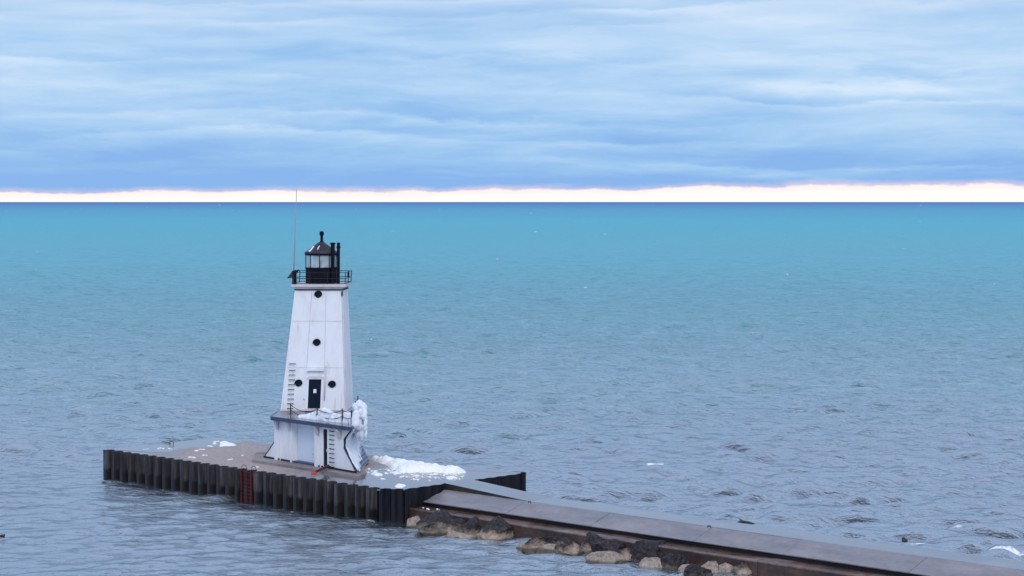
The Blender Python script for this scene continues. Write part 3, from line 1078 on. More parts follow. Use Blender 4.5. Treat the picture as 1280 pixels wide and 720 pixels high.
bm = bmesh.new()
nz = 12
prev = None
for i in range(nz + 1):
    z = ZF + (ZG - ZF) * i / nz
    h = half(z)
    cur = [bm.verts.new(TPt(sx * h, sy * h * DEP, z)) for sx, sy in ((-1, -1), (1, -1), (1, 1), (-1, 1))]
    if prev:
        for j in range(4):
            bm.faces.new((prev[j], prev[(j + 1) % 4], cur[(j + 1) % 4], cur[j]))
    prev = cur
tower = mk('tower', bm, M_white, lh)
# skirting between platform and tower
bm = bmesh.new()
h = HB + 0.06
low = [TPt(sx * h, sy * h * DEP, ZPL - 0.02) for sx, sy in ((-1, -1), (1, -1), (1, 1), (-1, 1))]
hi = [TPt(sx * h, sy * h * DEP, ZF + 0.12) for sx, sy in ((-1, -1), (1, -1), (1, 1), (-1, 1))]
va = [bm.verts.new(p) for p in low]
vb = [bm.verts.new(p) for p in hi]
for j in range(4):
    bm.faces.new((va[j], va[(j + 1) % 4], vb[(j + 1) % 4], vb[j]))
bm.faces.new(vb)
mk('skirting', bm, M_pink, lh)
# sloped screed on the platform
bm = bmesh.new()
ins = [p + (axis(ZF) - p).normalized() * 0.14 for p in plat]
ins = [Vector((p.x, p.y, ZPL + 0.005)) for p in ins]
cen = [bm.verts.new(p) for p in ins]
rim = [bm.verts.new(TPt(sx * (HB + 0.03), sy * (HB + 0.03) * DEP, ZF + 0.02)) for sx, sy in ((-1, -1), (1, -1), (1, 1), (-1, 1))]
bm.faces.new((cen[0], cen[1], rim[1], rim[0]))
bm.faces.new((cen[1], cen[2], rim[1]))
bm.faces.new((cen[2], cen[3], rim[2], rim[1]))
bm.faces.new((cen[3], cen[4], rim[3], rim[2]))
bm.faces.new((cen[4], cen[5], rim[3]))
bm.faces.new((cen[5], cen[0], rim[0], rim[3]))
mk('platform_floor', bm, M_walk, lh)


def fbar(bm, a0, z0, a1, z1, w, off0=0.002, off1=0.03):
    """flat bar on the tower's front face"""
    d = Vector((a1 - a0, z1 - z0))
    n_ = Vector((-d.y, d.x)).normalized() * (w / 2)
    c2 = [(a0 + n_.x, z0 + n_.y), (a1 + n_.x, z1 + n_.y), (a1 - n_.x, z1 - n_.y), (a0 - n_.x, z0 - n_.y)]
    v1 = [bm.verts.new(fpt(a, z, off0)) for a, z in c2]
    v2 = [bm.verts.new(fpt(a, z, off1)) for a, z in c2]
    bm.faces.new(v2)
    for i in range(4):
        bm.faces.new((v1[i], v1[(i + 1) % 4], v2[(i + 1) % 4], v2[i]))


# plate seams
z401 = FP(398, 401.5)[1]
z459 = FP(398, 459.5)[1]
for zz in (z401, z459):
    bm = bmesh.new()
    fbar(bm, -half(zz) + 0.02, zz, half(zz) - 0.02, zz, 0.055, 0.002, 0.012)
    mk('plate_seam', bm, M_seam, lh)
for t_ in (-0.30, 0.30):
    bm = bmesh.new()
    a0, a1 = half(z459) * t_, half(ZG) * t_ * 1.0
    fbar(bm, a0, z459 + 0.05, a1, ZG - 0.05, 0.05, 0.003, 0.014)
    mk('plate_seam', bm, M_seam, lh)
# corner angles
for sx in (-1, 1):
    bm = bmesh.new()
    boxp = []
    for z in (ZF + 0.12, ZG - 0.02):
        h = half(z)
        boxp.append([TPt(sx * (h + 0.025), -h * DEP - 0.025, z), TPt(sx * (h - 0.13), -h * DEP - 0.025, z), TPt(sx * (h - 0.13), -h * DEP + 0.1, z), TPt(sx * (h + 0.025), -h * DEP + 0.1, z)])
    va = [bm.verts.new(p) for p in boxp[0]]
    vb = [bm.verts.new(p) for p in boxp[1]]
    for j in range(4):
        bm.faces.new((va[j], va[(j + 1) % 4], vb[(j + 1) % 4], vb[j]))
    bm.faces.new(va)
    bm.faces.new(vb)
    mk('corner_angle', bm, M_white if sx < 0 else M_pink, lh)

# portholes
for (px, py) in ((397.9, 368.2), (396.0, 428.3), (373.1, 479.2), (415.2, 480.6)):
    a, z = FP(px, py)
    r_ = 0.25
    bm = bmesh.new()
    n = 20
    o = fpt(a, z, 0.03)
    rim_ = [(a + (r_ + 0.0) * math.cos(2 * math.pi * j / n), z + (r_ + 0.0) * math.sin(2 * math.pi * j / n)) for j in range(n)]
    v1 = [bm.verts.new(fpt(p, q, 0.002)) for p, q in rim_]
    v2 = [bm.verts.new(fpt(p, q, 0.05)) for p, q in rim_]
    bm.faces.new(v2)
    for j in range(n):
        bm.faces.new((v1[j], v1[(j + 1) % n], v2[(j + 1) % n], v2[j]))
    ph = mk('porthole', bm, M_dglass, lh)
    bm = bmesh.new()
    # eyebrow hood: half tube over the top with small ears
    m_ = 14
    vi, vo, wi, wo = [], [], [], []
    for j in range(m_ + 1):
        t_ = math.pi * (j / m_) * 1.16 - 0.08 * math.pi
        for lst, rr, of in ((vi, r_ + 0.0, 0.003), (vo, r_ + 0.05, 0.003), (wi, r_ + 0.0, 0.2), (wo, r_ + 0.05, 0.2)):
            lst.append(bm.verts.new(fpt(a + rr * math.cos(t_), z + rr * math.sin(t_), of)))
    for j in range(m_):
        bm.faces.new((vo[j], vo[j + 1], wo[j + 1], wo[j]))
        bm.faces.new((wi[j], wi[j + 1], vi[j + 1], vi[j]))
        bm.faces.new((wo[j], wo[j + 1], wi[j + 1], wi[j]))
    mk('hood', bm, M_black, ph, True)

# tower door
a0, zt_ = FP(386.2, 474.3)
a1, _ = FP(402.0, 474.3)
_, zb_ = FP(394, 510.3)
bm = bmesh.new()
fbar(bm, (a0 + a1) / 2, zb_, (a0 + a1) / 2, zt_, a1 - a0, 0.002, 0.03)
dr = mk('door', bm, M_door, lh)
an, zn0 = FP(393.6, 491.2)
_, zn1 = FP(393.6, 486.4)
bm = bmesh.new()
fbar(bm, an, zn0, an, zn1, 0.22, 0.032, 0.036)
mk('notice', bm, M_paper, dr)
bm = bmesh.new()
wj = 0.16
fbar(bm, a0 - wj / 2, zb_ - 0.05, a0 - wj / 2, zt_ + 0.16, wj, 0.003, 0.09)
fbar(bm, a1 + wj / 2, zb_ - 0.05, a1 + wj / 2, zt_ + 0.16, wj, 0.003, 0.09)
mk('frame', bm, M_white, dr)
bm = bmesh.new()
fbar(bm, a0 - wj, zt_ + 0.1, a1 + wj, zt_ + 0.1, 0.16, 0.004, 0.12)
mk('lintel', bm, M_pink, dr)
bm = bmesh.new()
zh = FP(394, 461.8)[1]
fbar(bm, a0 - wj, zh, a1 + wj, zh, 0.16, 0.004, 0.3)
fbar(bm, a0 - 0.02, zh - 0.3, a1 + 0.02, zh - 0.3, 0.4, 0.004, 0.05)
mk('door_hood', bm, M_white, lh)
bm = bmesh.new()
fbar(bm, a0 - 0.2, zb_ - 0.1, a1 + 0.2, zb_ - 0.1, 0.14, 0.004, 0.3)
mk('door_step', bm, M_pink, lh)
ad, zd0 = FP(405.6, 500)
_, zd1 = FP(405.6, 457)
bm = bmesh.new()
tube(bm, [fpt(ad, zd0, 0.06), fpt(ad, zd1, 0.06)], 0.045, 8)
mk('downpipe', bm, M_pink, lh, True)


def rung_ladder(pts, fn):
    e_ = empty('rung_ladder', fn(*pts[0]))
    e_.parent = lh
    e_.matrix_parent_inverse = lh.matrix_basis.inverted()
    for a, z in pts:
        bm = bmesh.new()
        w_ = 0.21
        tube(bm, [fn(a - w_, z, 0.0), fn(a - w_, z, 0.16), fn(a + w_, z, 0.16), fn(a + w_, z, 0.0)], 0.032, 6)
        mk('rung', bm, M_black, e_)


ry = [454.7, 462.8, 468.6, 474.6, 480.7, 486.7, 492.5, 498.6, 504.4, 510.4]
rung_ladder([FP(365.6 - (y - 454.7) * 0.055, y) for y in ry], fpt)
ry = [538.8, 544, 549.6, 555.3, 561, 566.8, 572.4, 577.8, 583.4]
rung_ladder([ws(415.7, y) for y in ry], lambda s, z, o=0.0: WP(s, z, o))

# small dark fitting near the top right corner
a, z = FP(427.9, 366.8)
bm = bmesh.new()
fbar(bm, a, z - 0.17, a, z + 0.17, 0.11, 0.027, 0.14)
mk('bulkhead_lamp', bm, M_black, lh)

# gallery
bm = bmesh.new()
ZG2 = aty(400, 355.8, FY).z
GH = (436.0 - 367.4) / FPX * FY / 2


def square(bm, lv, close=True):
    prev = None
    first = None
    for hx, hy, z in lv:
        c = axis(ZG)
        cur = [bm.verts.new(TPt(sx * hx, sy * hy, z)) for sx, sy in ((-1, -1), (1, -1), (1, 1), (-1, 1))]
        if prev:
            for j in range(4):
                bm.faces.new((prev[j], prev[(j + 1) % 4], cur[(j + 1) % 4], cur[j]))
        else:
            first = cur
        prev = cur
    bm.faces.new(first[::-1])
    bm.faces.new(prev)


square(bm, [(HT + 0.06, HT * DEP + 0.06, ZG - 0.09), (HT + 0.06, HT * DEP + 0.06, ZG + 0.003)])
mk('gallery_shade_band', bm, M_fin, lh)  # dark strip painted in as the shadow line under the gallery
bm = bmesh.new()
square(bm, [(GH - 0.3, GH - 0.38, ZG + 0.004), (GH - 0.16, GH - 0.24, ZG + 0.18), (GH, GH - 0.08, ZG + 0.20), (GH, GH - 0.08, ZG2)])
gal = mk('gallery', bm, M_pink, lh)
gy = GH - 0.14
gx = GH - 0.06
rl = empty('gallery_railing', TPt(0, 0, ZG2))
rl.parent = lh
rl.matrix_parent_inverse = lh.matrix_basis.inverted()
zr = [aty(400, 348.4, FY).z, aty(400, 340.8, FY).z]
cs = [(-gx, -gy), (gx, -gy), (gx, gy), (-gx, gy)]
for z in zr + [ZG2 + 0.08]:
    bm = bmesh.new()
    for j in range(4):
        p, q = cs[j], cs[(j + 1) % 4]
        tube(bm, [TPt(p[0], p[1], z), TPt(q[0], q[1], z)], 0.026, 6)
    mk('rail', bm, M_rail, rl)
posts = []
for j in range(4):
    p, q = cs[j], cs[(j + 1) % 4]
    for t_ in ((0, 0.5) if j in (1, 3) else (0, 0.33, 0.66)):
        posts.append((p[0] + (q[0] - p[0]) * t_, p[1] + (q[1] - p[1]) * t_))
for a, b in posts:
    bm = bmesh.new()
    tube(bm, [TPt(a, b, ZG2 - 0.01), TPt(a, b, zr[1] + 0.03)], 0.034, 6)
    mk('post', bm, M_rail, rl)
# solar panel and a control box at the left rail
bm = bmesh.new()
s0 = TPt(-gx - 0.03, -gy + 0.1, zr[1] + 0.12)
s1 = TPt(-gx - 0.45, -gy + 0.1, zr[0] + 0.0)
boxv(bm, s0, s1 - s0, EY * 1.0 + EX * 0.36, Vector((0.05, 0, 0.045)))
mk('solar_panel', bm, M_solar, lh)
bm = bmesh.new()
boxv(bm, TPt(-gx + 0.06, -gy + 0.12, ZG2), EX * 0.22, EY * 0.3, Vector((0, 0, zr[1] - ZG2 + 0.08)))
mk('battery_box', bm, M_black, lh)
bm = bmesh.new()
boxv(bm, TPt(gx - 0.2, gy - 0.9, zr[0] - 0.05), EX * 0.14, EY * 0.2, Vector((0, 0, 0.42)))
mk('battery_box', bm, M_black, lh)
# whip aerial
am0 = TPt(-gx + 0.05, -gy + 0.2, ZG2)
top = aty(370.8, 236.5, am0.y)
bm = bmesh.new()
tube(bm, [am0, am0.lerp(top, 0.45), top], [0.045, 0.036, 0.022], 6)
mk('aerial', bm, M_pole, lh, True)

# lantern room
LC = TPt(0.13, 0, 0)
LC.x = aty(402.0, 340, LC.y).x
LR = (422.0 - 381.6) / FPX * LC.y / 2
zs = lambda y: aty(402, y, LC.y).z
bm = bmesh.new()
lathe(bm, LC, [(LR, ZG2 - 0.02), (LR, zs(335.5)), (LR + 0.05, zs(335.4)), (LR + 0.05, zs(334.2)), (LR - 0.04, zs(334.0))], 10, R(18), EX, EY)
mk('lantern_wall', bm, M_black, lh)
bm = bmesh.new()
g0 = [LC + EX * ((LR - 0.05) * math.cos(R(18) + 2 * math.pi * j / 10)) + EY * ((LR - 0.05) * math.sin(R(18) + 2 * math.pi * j / 10)) for j in range(10)]
for j in range(10):
    p, q = g0[j], g0[(j + 1) % 10]
    bm.faces.new([bm.verts.new(v) for v in (p + Vector((0, 0, zs(334))), q + Vector((0, 0, zs(334))), q + Vector((0, 0, zs(318.5))), p + Vector((0, 0, zs(318.5))))])
mk('lantern_glazing', bm, M_glass, lh)
for j in range(10):
    bm = bmesh.new()
    p = LC + EX * ((LR - 0.02) * math.cos(R(18) + 2 * math.pi * j / 10)) + EY * ((LR - 0.02) * math.sin(R(18) + 2 * math.pi * j / 10))
    tube(bm, [p + Vector((0, 0, zs(335))), p + Vector((0, 0, zs(318)))], 0.035, 6)
    mk('mullion', bm, M_black, lh)
bm = bmesh.new()
lathe(bm, LC, [(LR, zs(319)), (LR + 0.04, zs(318.9)), (LR + 0.07, zs(316.2)), (LR - 0.1, zs(316.1))], 10, R(18), EX, EY)
mk('eave_band', bm, M_black, lh)
bm = bmesh.new()
lathe(bm, LC, [(LR + 0.10, zs(316.6)), (LR + 0.10, zs(315.8)), (0.62, zs(307.5)), (0.2, zs(302.6)), (0.12, zs(302.4))], 10, R(18), EX, EY)
rf = mk('lantern_roof', bm, M_roof, lh)
# snow lying in patches on the roof facets
for (j0, w0, h0, h1) in ((5.6, 0.4, 0.12, 0.6), (6.8, 0.22, 0.3, 0.65)):
    bm = bmesh.new()
    g = []
    for t_ in np.linspace(h0, h1, 6):
        rr = (LR + 0.10) + (0.2 - LR - 0.10) * t_
        zz = zs(315.8) + (zs(302.6) - zs(315.8)) * (t_ ** 1.08) + 0.05
        row = []
        for s_ in np.linspace(-1, 1, 5):
            an_ = R(18) + 2 * math.pi * (j0 + s_ * w0 * 0.5 * (1 - 0.5 * t_) + 0.12 * math.sin(9 * t_ + j0)) / 10
            rr2 = rr + 0.02 - (0.03 if abs(s_) > 0.9 else 0)
            row.append(bm.verts.new(LC + EX * rr2 * math.cos(an_) + EY * rr2 * math.sin(an_) + Vector((0, 0, zz - (0.06 if abs(s_) > 0.9 else 0)))))
        g.append(row)
    for i in range(5):
        for j in range(4):
            bm.faces.new((g[i][j], g[i][j + 1], g[i + 1][j + 1], g[i + 1][j]))
    mk('snow_patch', bm, M_ice, rf, True)
bm = bmesh.new()
lathe(bm, LC + Vector((0.02, 0, 0)), [(0.20, zs(303.5)), (0.17, zs(302)), (0.11, zs(301)), (0.11, zs(294.5)), (0.17, zs(294)), (0.17, zs(290.2)), (0.11, zs(289.2)), (0.03, zs(288.8))], 12)
mk('ventilator', bm, M_black, lh, False)
bm = bmesh.new()
lathe(bm, LC + Vector((-0.02, -0.75, 0)), [(0.10, zs(340)), (0.06, zs(336)), (0.05, zs(329.5)), (0.15, zs(329)), (0.17, zs(327.2)), (0.13, zs(325.6)), (0.05, zs(325))], 12)
mk('beacon', bm, M_black, lh, True)
bm = bmesh.new()
lathe(bm, LC, [(0.62, zs(336)), (0.66, zs(334)), (0.66, zs(319)), (0.6, zs(317))], 20)
mk('lens_drum', bm, M_panel, lh, True)
# two tall black flues beside the lantern
for (x0, x1, yt, col_) in ((413.2, 418.4, 303.2, False), (420.9, 424.9, 303.2, True)):
    yy = LC.y - LR * 0.80
    p0 = aty((x0 + x1) / 2, 354.5, yy)
    p1 = aty((x0 + x1) / 2 + 0.2, yt, yy)
    r_ = (x1 - x0) / 2 / FPX * yy
    bm = bmesh.new()
    tube(bm, [Vector((p0.x, p0.y, ZG2 - 0.01)), p1], r_, 12)
    fl = mk('flue', bm, M_black, lh)
    bm = bmesh.new()
    zc = aty(420, 309 if col_ else 304.5, yy).z
    tube(bm, [Vector((p1.x, p1.y, zc - 0.06)), Vector((p1.x, p1.y, zc + 0.06))], r_ + 0.05, 12)
    mk('collar', bm, M_black, fl)

# platform railing: stanchions and slack chain
st_px = [((363.2, 520.3), 505.0), ((396.3, 526.2), 510.5), ((427.8, 530.4), 511.2), ((439.2, 532.2), 513)]
prl = empty('platform_railing', (PLp.x, PLp.y, ZPL))
prl.parent = lh
prl.matrix_parent_inverse = lh.matrix_basis.inverted()
stp = []
for (bx, by), ty in st_px:
    q = at(bx, by - 0.6, ZPL)
    ht = (by - ty) / FPX * q.y
    stp.append((q, ht))
for q, ht in ((Vector((-11.85, 148.3, ZPL)), 0.95), (Vector((-12.0, 152.3, ZPL)), 0.95), (Vector((-12.1, 155.7, ZPL)), 1.0)):
    stp.append((q, ht))
for q, ht in stp:
    bm = bmesh.new()
    tube(bm, [q + Vector((0, 0, -0.02)), q + Vector((0.01, 0, ht))], 0.045, 8)
    mk('stanchion', bm, M_rail, prl)
for hh in (0.92, 0.5):
    for i in range(len(stp) - 1):
        (p, h0), (q, h1) = stp[i], stp[i + 1]
        bm = bmesh.new()
        L_ = (q - p).length
        pts_ = []
        for j in range(11):
            t_ = j / 10
            c_ = p.lerp(q, t_) + Vector((0, 0, (h0 + (h1 - h0) * t_) * hh - 0.10 * L_ * 4 * t_ * (1 - t_) * (0.9 if i < 3 else 0.5)))
            c_.z = max(c_.z, ZPL + 0.06)
            pts_.append(c_)
        tube(bm, pts_, 0.022, 6)
        mk('chain', bm, M_rail, prl, True)

# ------------------------------------------------------------------ ice on the platform
def blobmesh(name, blobs, m, voxel=0.07, disp=0.06, scale=0.35, parent=None, soft=8):
    bm = bmesh.new()
    for c, r, sc in blobs:
        ret = bmesh.ops.create_icosphere(bm, subdivisions=2, radius=1.0)
        for v in ret['verts']:
            v.co = Vector((v.co.x * r * sc[0], v.co.y * r * sc[1], v.co.z * r * sc[2])) + c
    o = mk(name, bm, m, parent, True)
    rm = o.modifiers.new('remesh', 'REMESH')
    rm.mode = 'VOXEL'
    rm.voxel_size = voxel
    rm.use_smooth_shade = True
    sm_ = o.modifiers.new('soften', 'SMOOTH')
    sm_.factor = 0.6
    sm_.iterations = soft
    tx = bpy.data.textures.new(name + '_lumps', 'CLOUDS')
    tx.noise_scale = scale
    tx.noise_depth = 3
    dm = o.modifiers.new('lumps', 'DISPLACE')
    dm.texture = tx
    dm.strength = disp * 2
    dm.mid_level = 0.5
    return o


# bank of ice frozen to the chain along the front edge
blobs = []
E_ = PRp - PLp
el_ = E_.length
ed = E_.normalized()
inn = Vector((-ed.y, ed.x, 0))
if inn.y < 0:
    inn = -inn
prof = [(373, 521, 523.5), (378, 520, 524), (383, 518, 524.5), (388, 516, 525), (392, 514, 525.5), (396, 512, 526), (400, 509.5, 526.5), (404, 511.5, 527), (408, 515, 527.5), (412, 517, 528),
        (416, 518.5, 528.5), (420, 518.5, 529), (424, 517.5, 529.5), (428, 515, 530), (432, 517, 530.5), (436, 516, 531.5), (440, 513, 532)]
for px, yt, yb in prof:
    q = at(px, yb, ZPL)
    h_ = (yb - yt) / FPX * q.y * 0.86
    n_ = max(2, int(h_ / 0.16))
    for j in range(n_):
        t_ = j / max(1, n_ - 1)
        blobs.append((Vector((q.x + random.uniform(-.06, .06), q.y, ZPL + 0.05 + (h_ - 0.12) * t_)) + inn * (0.36 + 0.06 * t_), 0.25 + 0.05 * (1 - t_), (1.2, 1.0, 0.95)))
for i in range(len(prof) - 1):
    q = at((prof[i][0] + prof[i + 1][0]) / 2, (prof[i][2] + prof[i + 1][2]) / 2, ZPL)
    h_ = ((prof[i][2] + prof[i + 1][2]) - (prof[i][1] + prof[i + 1][1])) / 2 / FPX * q.y
    blobs.append((Vector((q.x, q.y, ZPL + h_ * 0.4)) + inn * 0.40, 0.24, (1.4, 1, 1.2)))
o = blobmesh('ice_bank', blobs, M_ice, 0.06, 0.035, 0.3, None, 8)
tag(o, 'white sagging ice frozen onto the slack chain along the lighthouse platform front', 'ice')

# great frozen lump over the right corner, with icicles
blobs = []
for i in range(85):
    t_ = random.random()
    y = 506 + 40 * t_
    xl = 446.5 if y < 530 else 445.5
    xr = 456.4 - max(0, (y - 528)) * 0.17 - max(0, 508 - y) * 0.55
    xl = xl + max(0, 506 - y) * 0.5 - (4.0 if 508 < y < 527 else 0)
    px = random.uniform(xl, xr)
    Y = random.uniform(145.5, 150.5)
    c = aty(px, y, Y)
    rr = random.uniform(0.20, 0.33) * (1.0 - 0.35 * t_)
    blobs.append((c, rr, (0.9, 1.2, 1.25)))
for i in range(34):
    px = random.uniform(444, 457)
    Y = random.uniform(145.0, 149.5)
    y0 = random.uniform(528, 544)
    c = aty(px, y0, Y)
    blobs.append((c, random.uniform(0.09, 0.15), (1, 1, random.uniform(4, 7))))
o = blobmesh('ice_mass', blobs, M_ice, 0.055, 0.08, 0.22, None, 3)
tag(o, 'big lumpy mass of ice with icicles hanging off the right corner of the lighthouse platform', 'ice')

# sheet of ice over the flared side wall
bm = bmesh.new()
grid = []
NU, NV = 40, 36
prof_r = ringr
for i in range(NU + 1):
    s_ = i / NU
    row = []
    for j in range(NV + 1):
        t_ = j / NV * 3.0
        kx_ = min(2, int(t_))
        a_ = prof_r[kx_].lerp(prof_r[kx_ + 1], t_ - kx_)
        q = a_ + RS * (0.015 + 0.97 * s_)
        off = 0.05 + 0.07 * (mnoise.noise(q * 1.6) + 0.5 * mnoise.noise(q * 4))
        q = q + Vector((1.0, 0.0, 0.25)) * max(0.02, off + 0.03)
        row.append((q, s_, j / NV))
    grid.append(row)
low_edge = []
for i in range(NU + 1):
    s_ = i / NU
    lim = 0.0 + 0.26 * max(0, (s_ - 0.16) / 0.84) ** 0.7 + 0.07 * math.sin(i * 2.1) * (s_ > 0.1) + 0.045 * random.uniform(-1, 1)
    low_edge.append(max(0.0, lim))
vs = {}


def gv(i, j):
    if (i, j) not in vs:
        q, s_, t_ = grid[i][j]
        vs[(i, j)] = bm.verts.new(q)
    return vs[(i, j)]


for i in range(NU):
    lim = (low_edge[i] + low_edge[i + 1]) / 2
    for j in range(NV):
        if (j + 0.5) / NV > lim:
            bm.faces.new((gv(i, j), gv(i + 1, j), gv(i + 1, j + 1), gv(i, j + 1)))
o = mk('ice_sheet', bm, M_ice, None, True)
sm = o.modifiers.new('thick', 'SOLIDIFY')
sm.thickness = 0.07
tag(o, 'thin white ice sheet with ragged lower edge coating the flared right base wall', 'ice')

# ------------------------------------------------------------------ snow on the pier deck
def snow_field(name, poly_px, hmax, step=0.12, label=None, group=None, seed=0, z0=ZD, ridge=None, rough=0.5):
    pts = [at(x, y, z0) for x, y in poly_px]
    xs = [p.x for p in pts]
    ys = [p.y for p in pts]
    n = len(pts)

    def sd(x, y):
        ins = False
        dmin = 1e9
        for i in range(n):
            a, b = pts[i], pts[(i + 1) % n]
            if (a.y > y) != (b.y > y) and x < (b.x - a.x) * (y - a.y) / (b.y - a.y) + a.x:
                ins = not ins
            ex_, ey_ = b.x - a.x, b.y - a.y
            t = max(0, min(1, ((x - a.x) * ex_ + (y - a.y) * ey_) / (ex_ * ex_ + ey_ * ey_ + 1e-9)))
            dmin = min(dmin, math.hypot(x - a.x - t * ex_, y - a.y - t * ey_))
        return dmin if ins else -dmin

    bm = bmesh.new()
    x0, x1, y0, y1 = min(xs) - 0.4, max(xs) + 0.4, min(ys) - 0.4, max(ys) + 0.4
    sy_ = step * 1.4
    nx_, ny_ = int((x1 - x0) / step) + 1, int((y1 - y0) / sy_) + 1
    V_ = {}
    H = {}
    for i in range(nx_ + 1):
        for j in range(ny_ + 1):
            x, y = x0 + i * step, y0 + j * sy_
            q = Vector((x, y, seed * 3.7))
            d = sd(x, y) + 0.45 * rough * mnoise.noise(q * 1.3) + 0.3 * rough * mnoise.noise(q * 3.5) + 0.15 * rough * mnoise.noise(q * 8)
            if d > -0.02:
                h = hmax * (1 - math.exp(-max(0, d) / max(0.18, hmax * 0.7)))
                h *= 0.8 + 0.45 * mnoise.noise(q * 0.9) + 0.25 * mnoise.noise(q * 3.1)
                h += 0.10 * min(1, hmax * 3) * mnoise.noise(q * 6) * min(1, max(0, d) * 3)
                H[(i, j)] = max(0.0, h)
    for (i, j), h in H.items():
        V_[(i, j)] = bm.verts.new((x0 + i * step, y0 + j * sy_, z0 - 0.015 + h))
    for (i, j) in H:
        q = [(i, j), (i + 1, j), (i + 1, j + 1), (i, j + 1)]
        if all(t in V_ for t in q):
            bm.faces.new([V_[t] for t in q])
    loose = [v for v in bm.verts if not v.link_faces]
    bmesh.ops.delete(bm, geom=loose, context='VERTS')
    # skirt to the deck
    for e in [e for e in bm.edges if len(e.link_faces) == 1]:
        for v in e.verts:
            v.co.z = z0 - 0.03
    o = mk(name, bm, M_snow, None, True)
    tag(o, label, 'snow', group)
    return o


snow_field('snow_bank', [(460, 574), (464, 572.5), (478, 574.5), (505, 578), (540, 583), (565, 587), (583, 590), (574, 592.5), (548, 591), (520, 590.5), (500, 591), (489, 586), (479, 580.5), (468, 577.5)], 0.52, 0.10,
           'long bright bank of snow on the pier right of the lighthouse', None, 1)
patches = [([(276, 552.5), (283, 552), (290, 554), (297, 557), (288, 557.8), (280, 558.2), (272, 560), (274, 556.5)], 0.14, 'large snow patch on the pier left of the lighthouse base'),
           ([(492, 606.5), (498, 605.2), (508, 607), (503, 609.2), (494, 609.4)], 0.22, 'small isolated snow lump at the near right corner of the pier'),
           ([(556, 596), (566, 594.5), (573, 596.5), (566, 599), (558, 598.8)], 0.12, 'thin snow scrap at the right tip of the long snow bank'),
           ([(300, 569.5), (306, 566.8), (307, 567.8), (302, 570.6)], 0.08, 'short snow streak on dry concrete just left of the lighthouse pad'),
           ([(176, 561.8), (186, 560.4), (187, 561.4), (177, 562.4)], 0.06, 'thin snow streak near the far left end of the pier'),
           ([(232, 567.2), (238, 566.4), (238, 567.3), (233, 568)], 0.06, 'flat snow scrap between the left pier end and the large snow patch'),
           ([(282, 574), (291, 573), (293, 574.2), (284, 575)], 0.05, 'pale snow smear on dry concrete behind the red ladder'),
           ([(464, 590), (474, 591), (480, 594), (470, 594.5), (462, 592)], 0.14, 'broken snow ridge beside the near foot of the lighthouse side wall'),
           ([(487, 590.5), (497, 589.5), (502, 591.5), (493, 593)], 0.14, 'snow lump just in front of the long snow bank')]
for i, (pp, hh, lb_) in enumerate(patches):
    snow_field('snow_patch', pp, hh, 0.07, lb_, 'snow patches on the pier deck', i + 3, rough=0.28)
# crumbs of snow scattered on the deck
bm = bmesh.new()
crumbs = []
for _ in range(150):
    t_ = random.random()
    x = 455 + 125 * t_ ** 0.9
    y = 585 + 8 * t_ + abs(random.gauss(0, 5.0))
    crumbs.append((x, y, random.uniform(0.03, 0.10) * (1.8 if random.random() < 0.15 else 1)))
for (x, y) in ((252, 561.5), (256, 569), (262, 558), (246, 564), (268, 554), (213, 561), (200, 560.5), (270, 552), (240, 572), (320, 584.5), (522, 600), (480, 599), (516, 599), (505, 596)):
    for _ in range(4):
        crumbs.append((x + random.gauss(0, 1.6), y + random.gauss(0, 0.4), random.uniform(0.05, 0.13)))
for x, y, r_ in crumbs:
    c = at(x, y, ZD)
    u_, v_ = puv(c)
    if v_ < 0.5 or u_ > -0.3 + v_ * -0.0 and x > 500 and y > 611.6 - (x - 505) * 0.134 - 2:
        continue
    ret = bmesh.ops.create_icosphere(bm, subdivisions=1, radius=r_)
    sx_, sy__ = random.uniform(0.8, 2.0), random.uniform(0.8, 2.2)
    for v in ret['verts']:
        v.co = Vector((v.co.x * sx_, v.co.y * sy__, v.co.z * 0.6)) * random.uniform(0.8, 1.2) + c
o = mk('snow_crumbs', bm, M_snow, None, True)
tag(o, 'loose crumbs of snow scattered over the pier deck', 'snow', kind='stuff')
# crumbs on the ledge next to the pier
bm = bmesh.new()
for (x, y, w_) in ((529, 635.0, 2.0), (534.5, 636.5, 3.0), (536, 637.2, 2), (546.5, 636.7, 2.4), (549, 637, 1.2)):
    c = at(x, y, ZL)
    ret = bmesh.ops.create_icosphere(bm, subdivisions=2, radius=w_ * 0.055 / 2)
    for v in ret['verts']:
        v.co = Vector((v.co.x * 1.3, v.co.y * 1.8, v.co.z * 0.9)) + c
o = mk('snow_lumps', bm, M_snow, None, True)
tag(o, 'tiny snow lumps on the rusty breakwater ledge beside the pier wall', 'snow', kind='stuff')

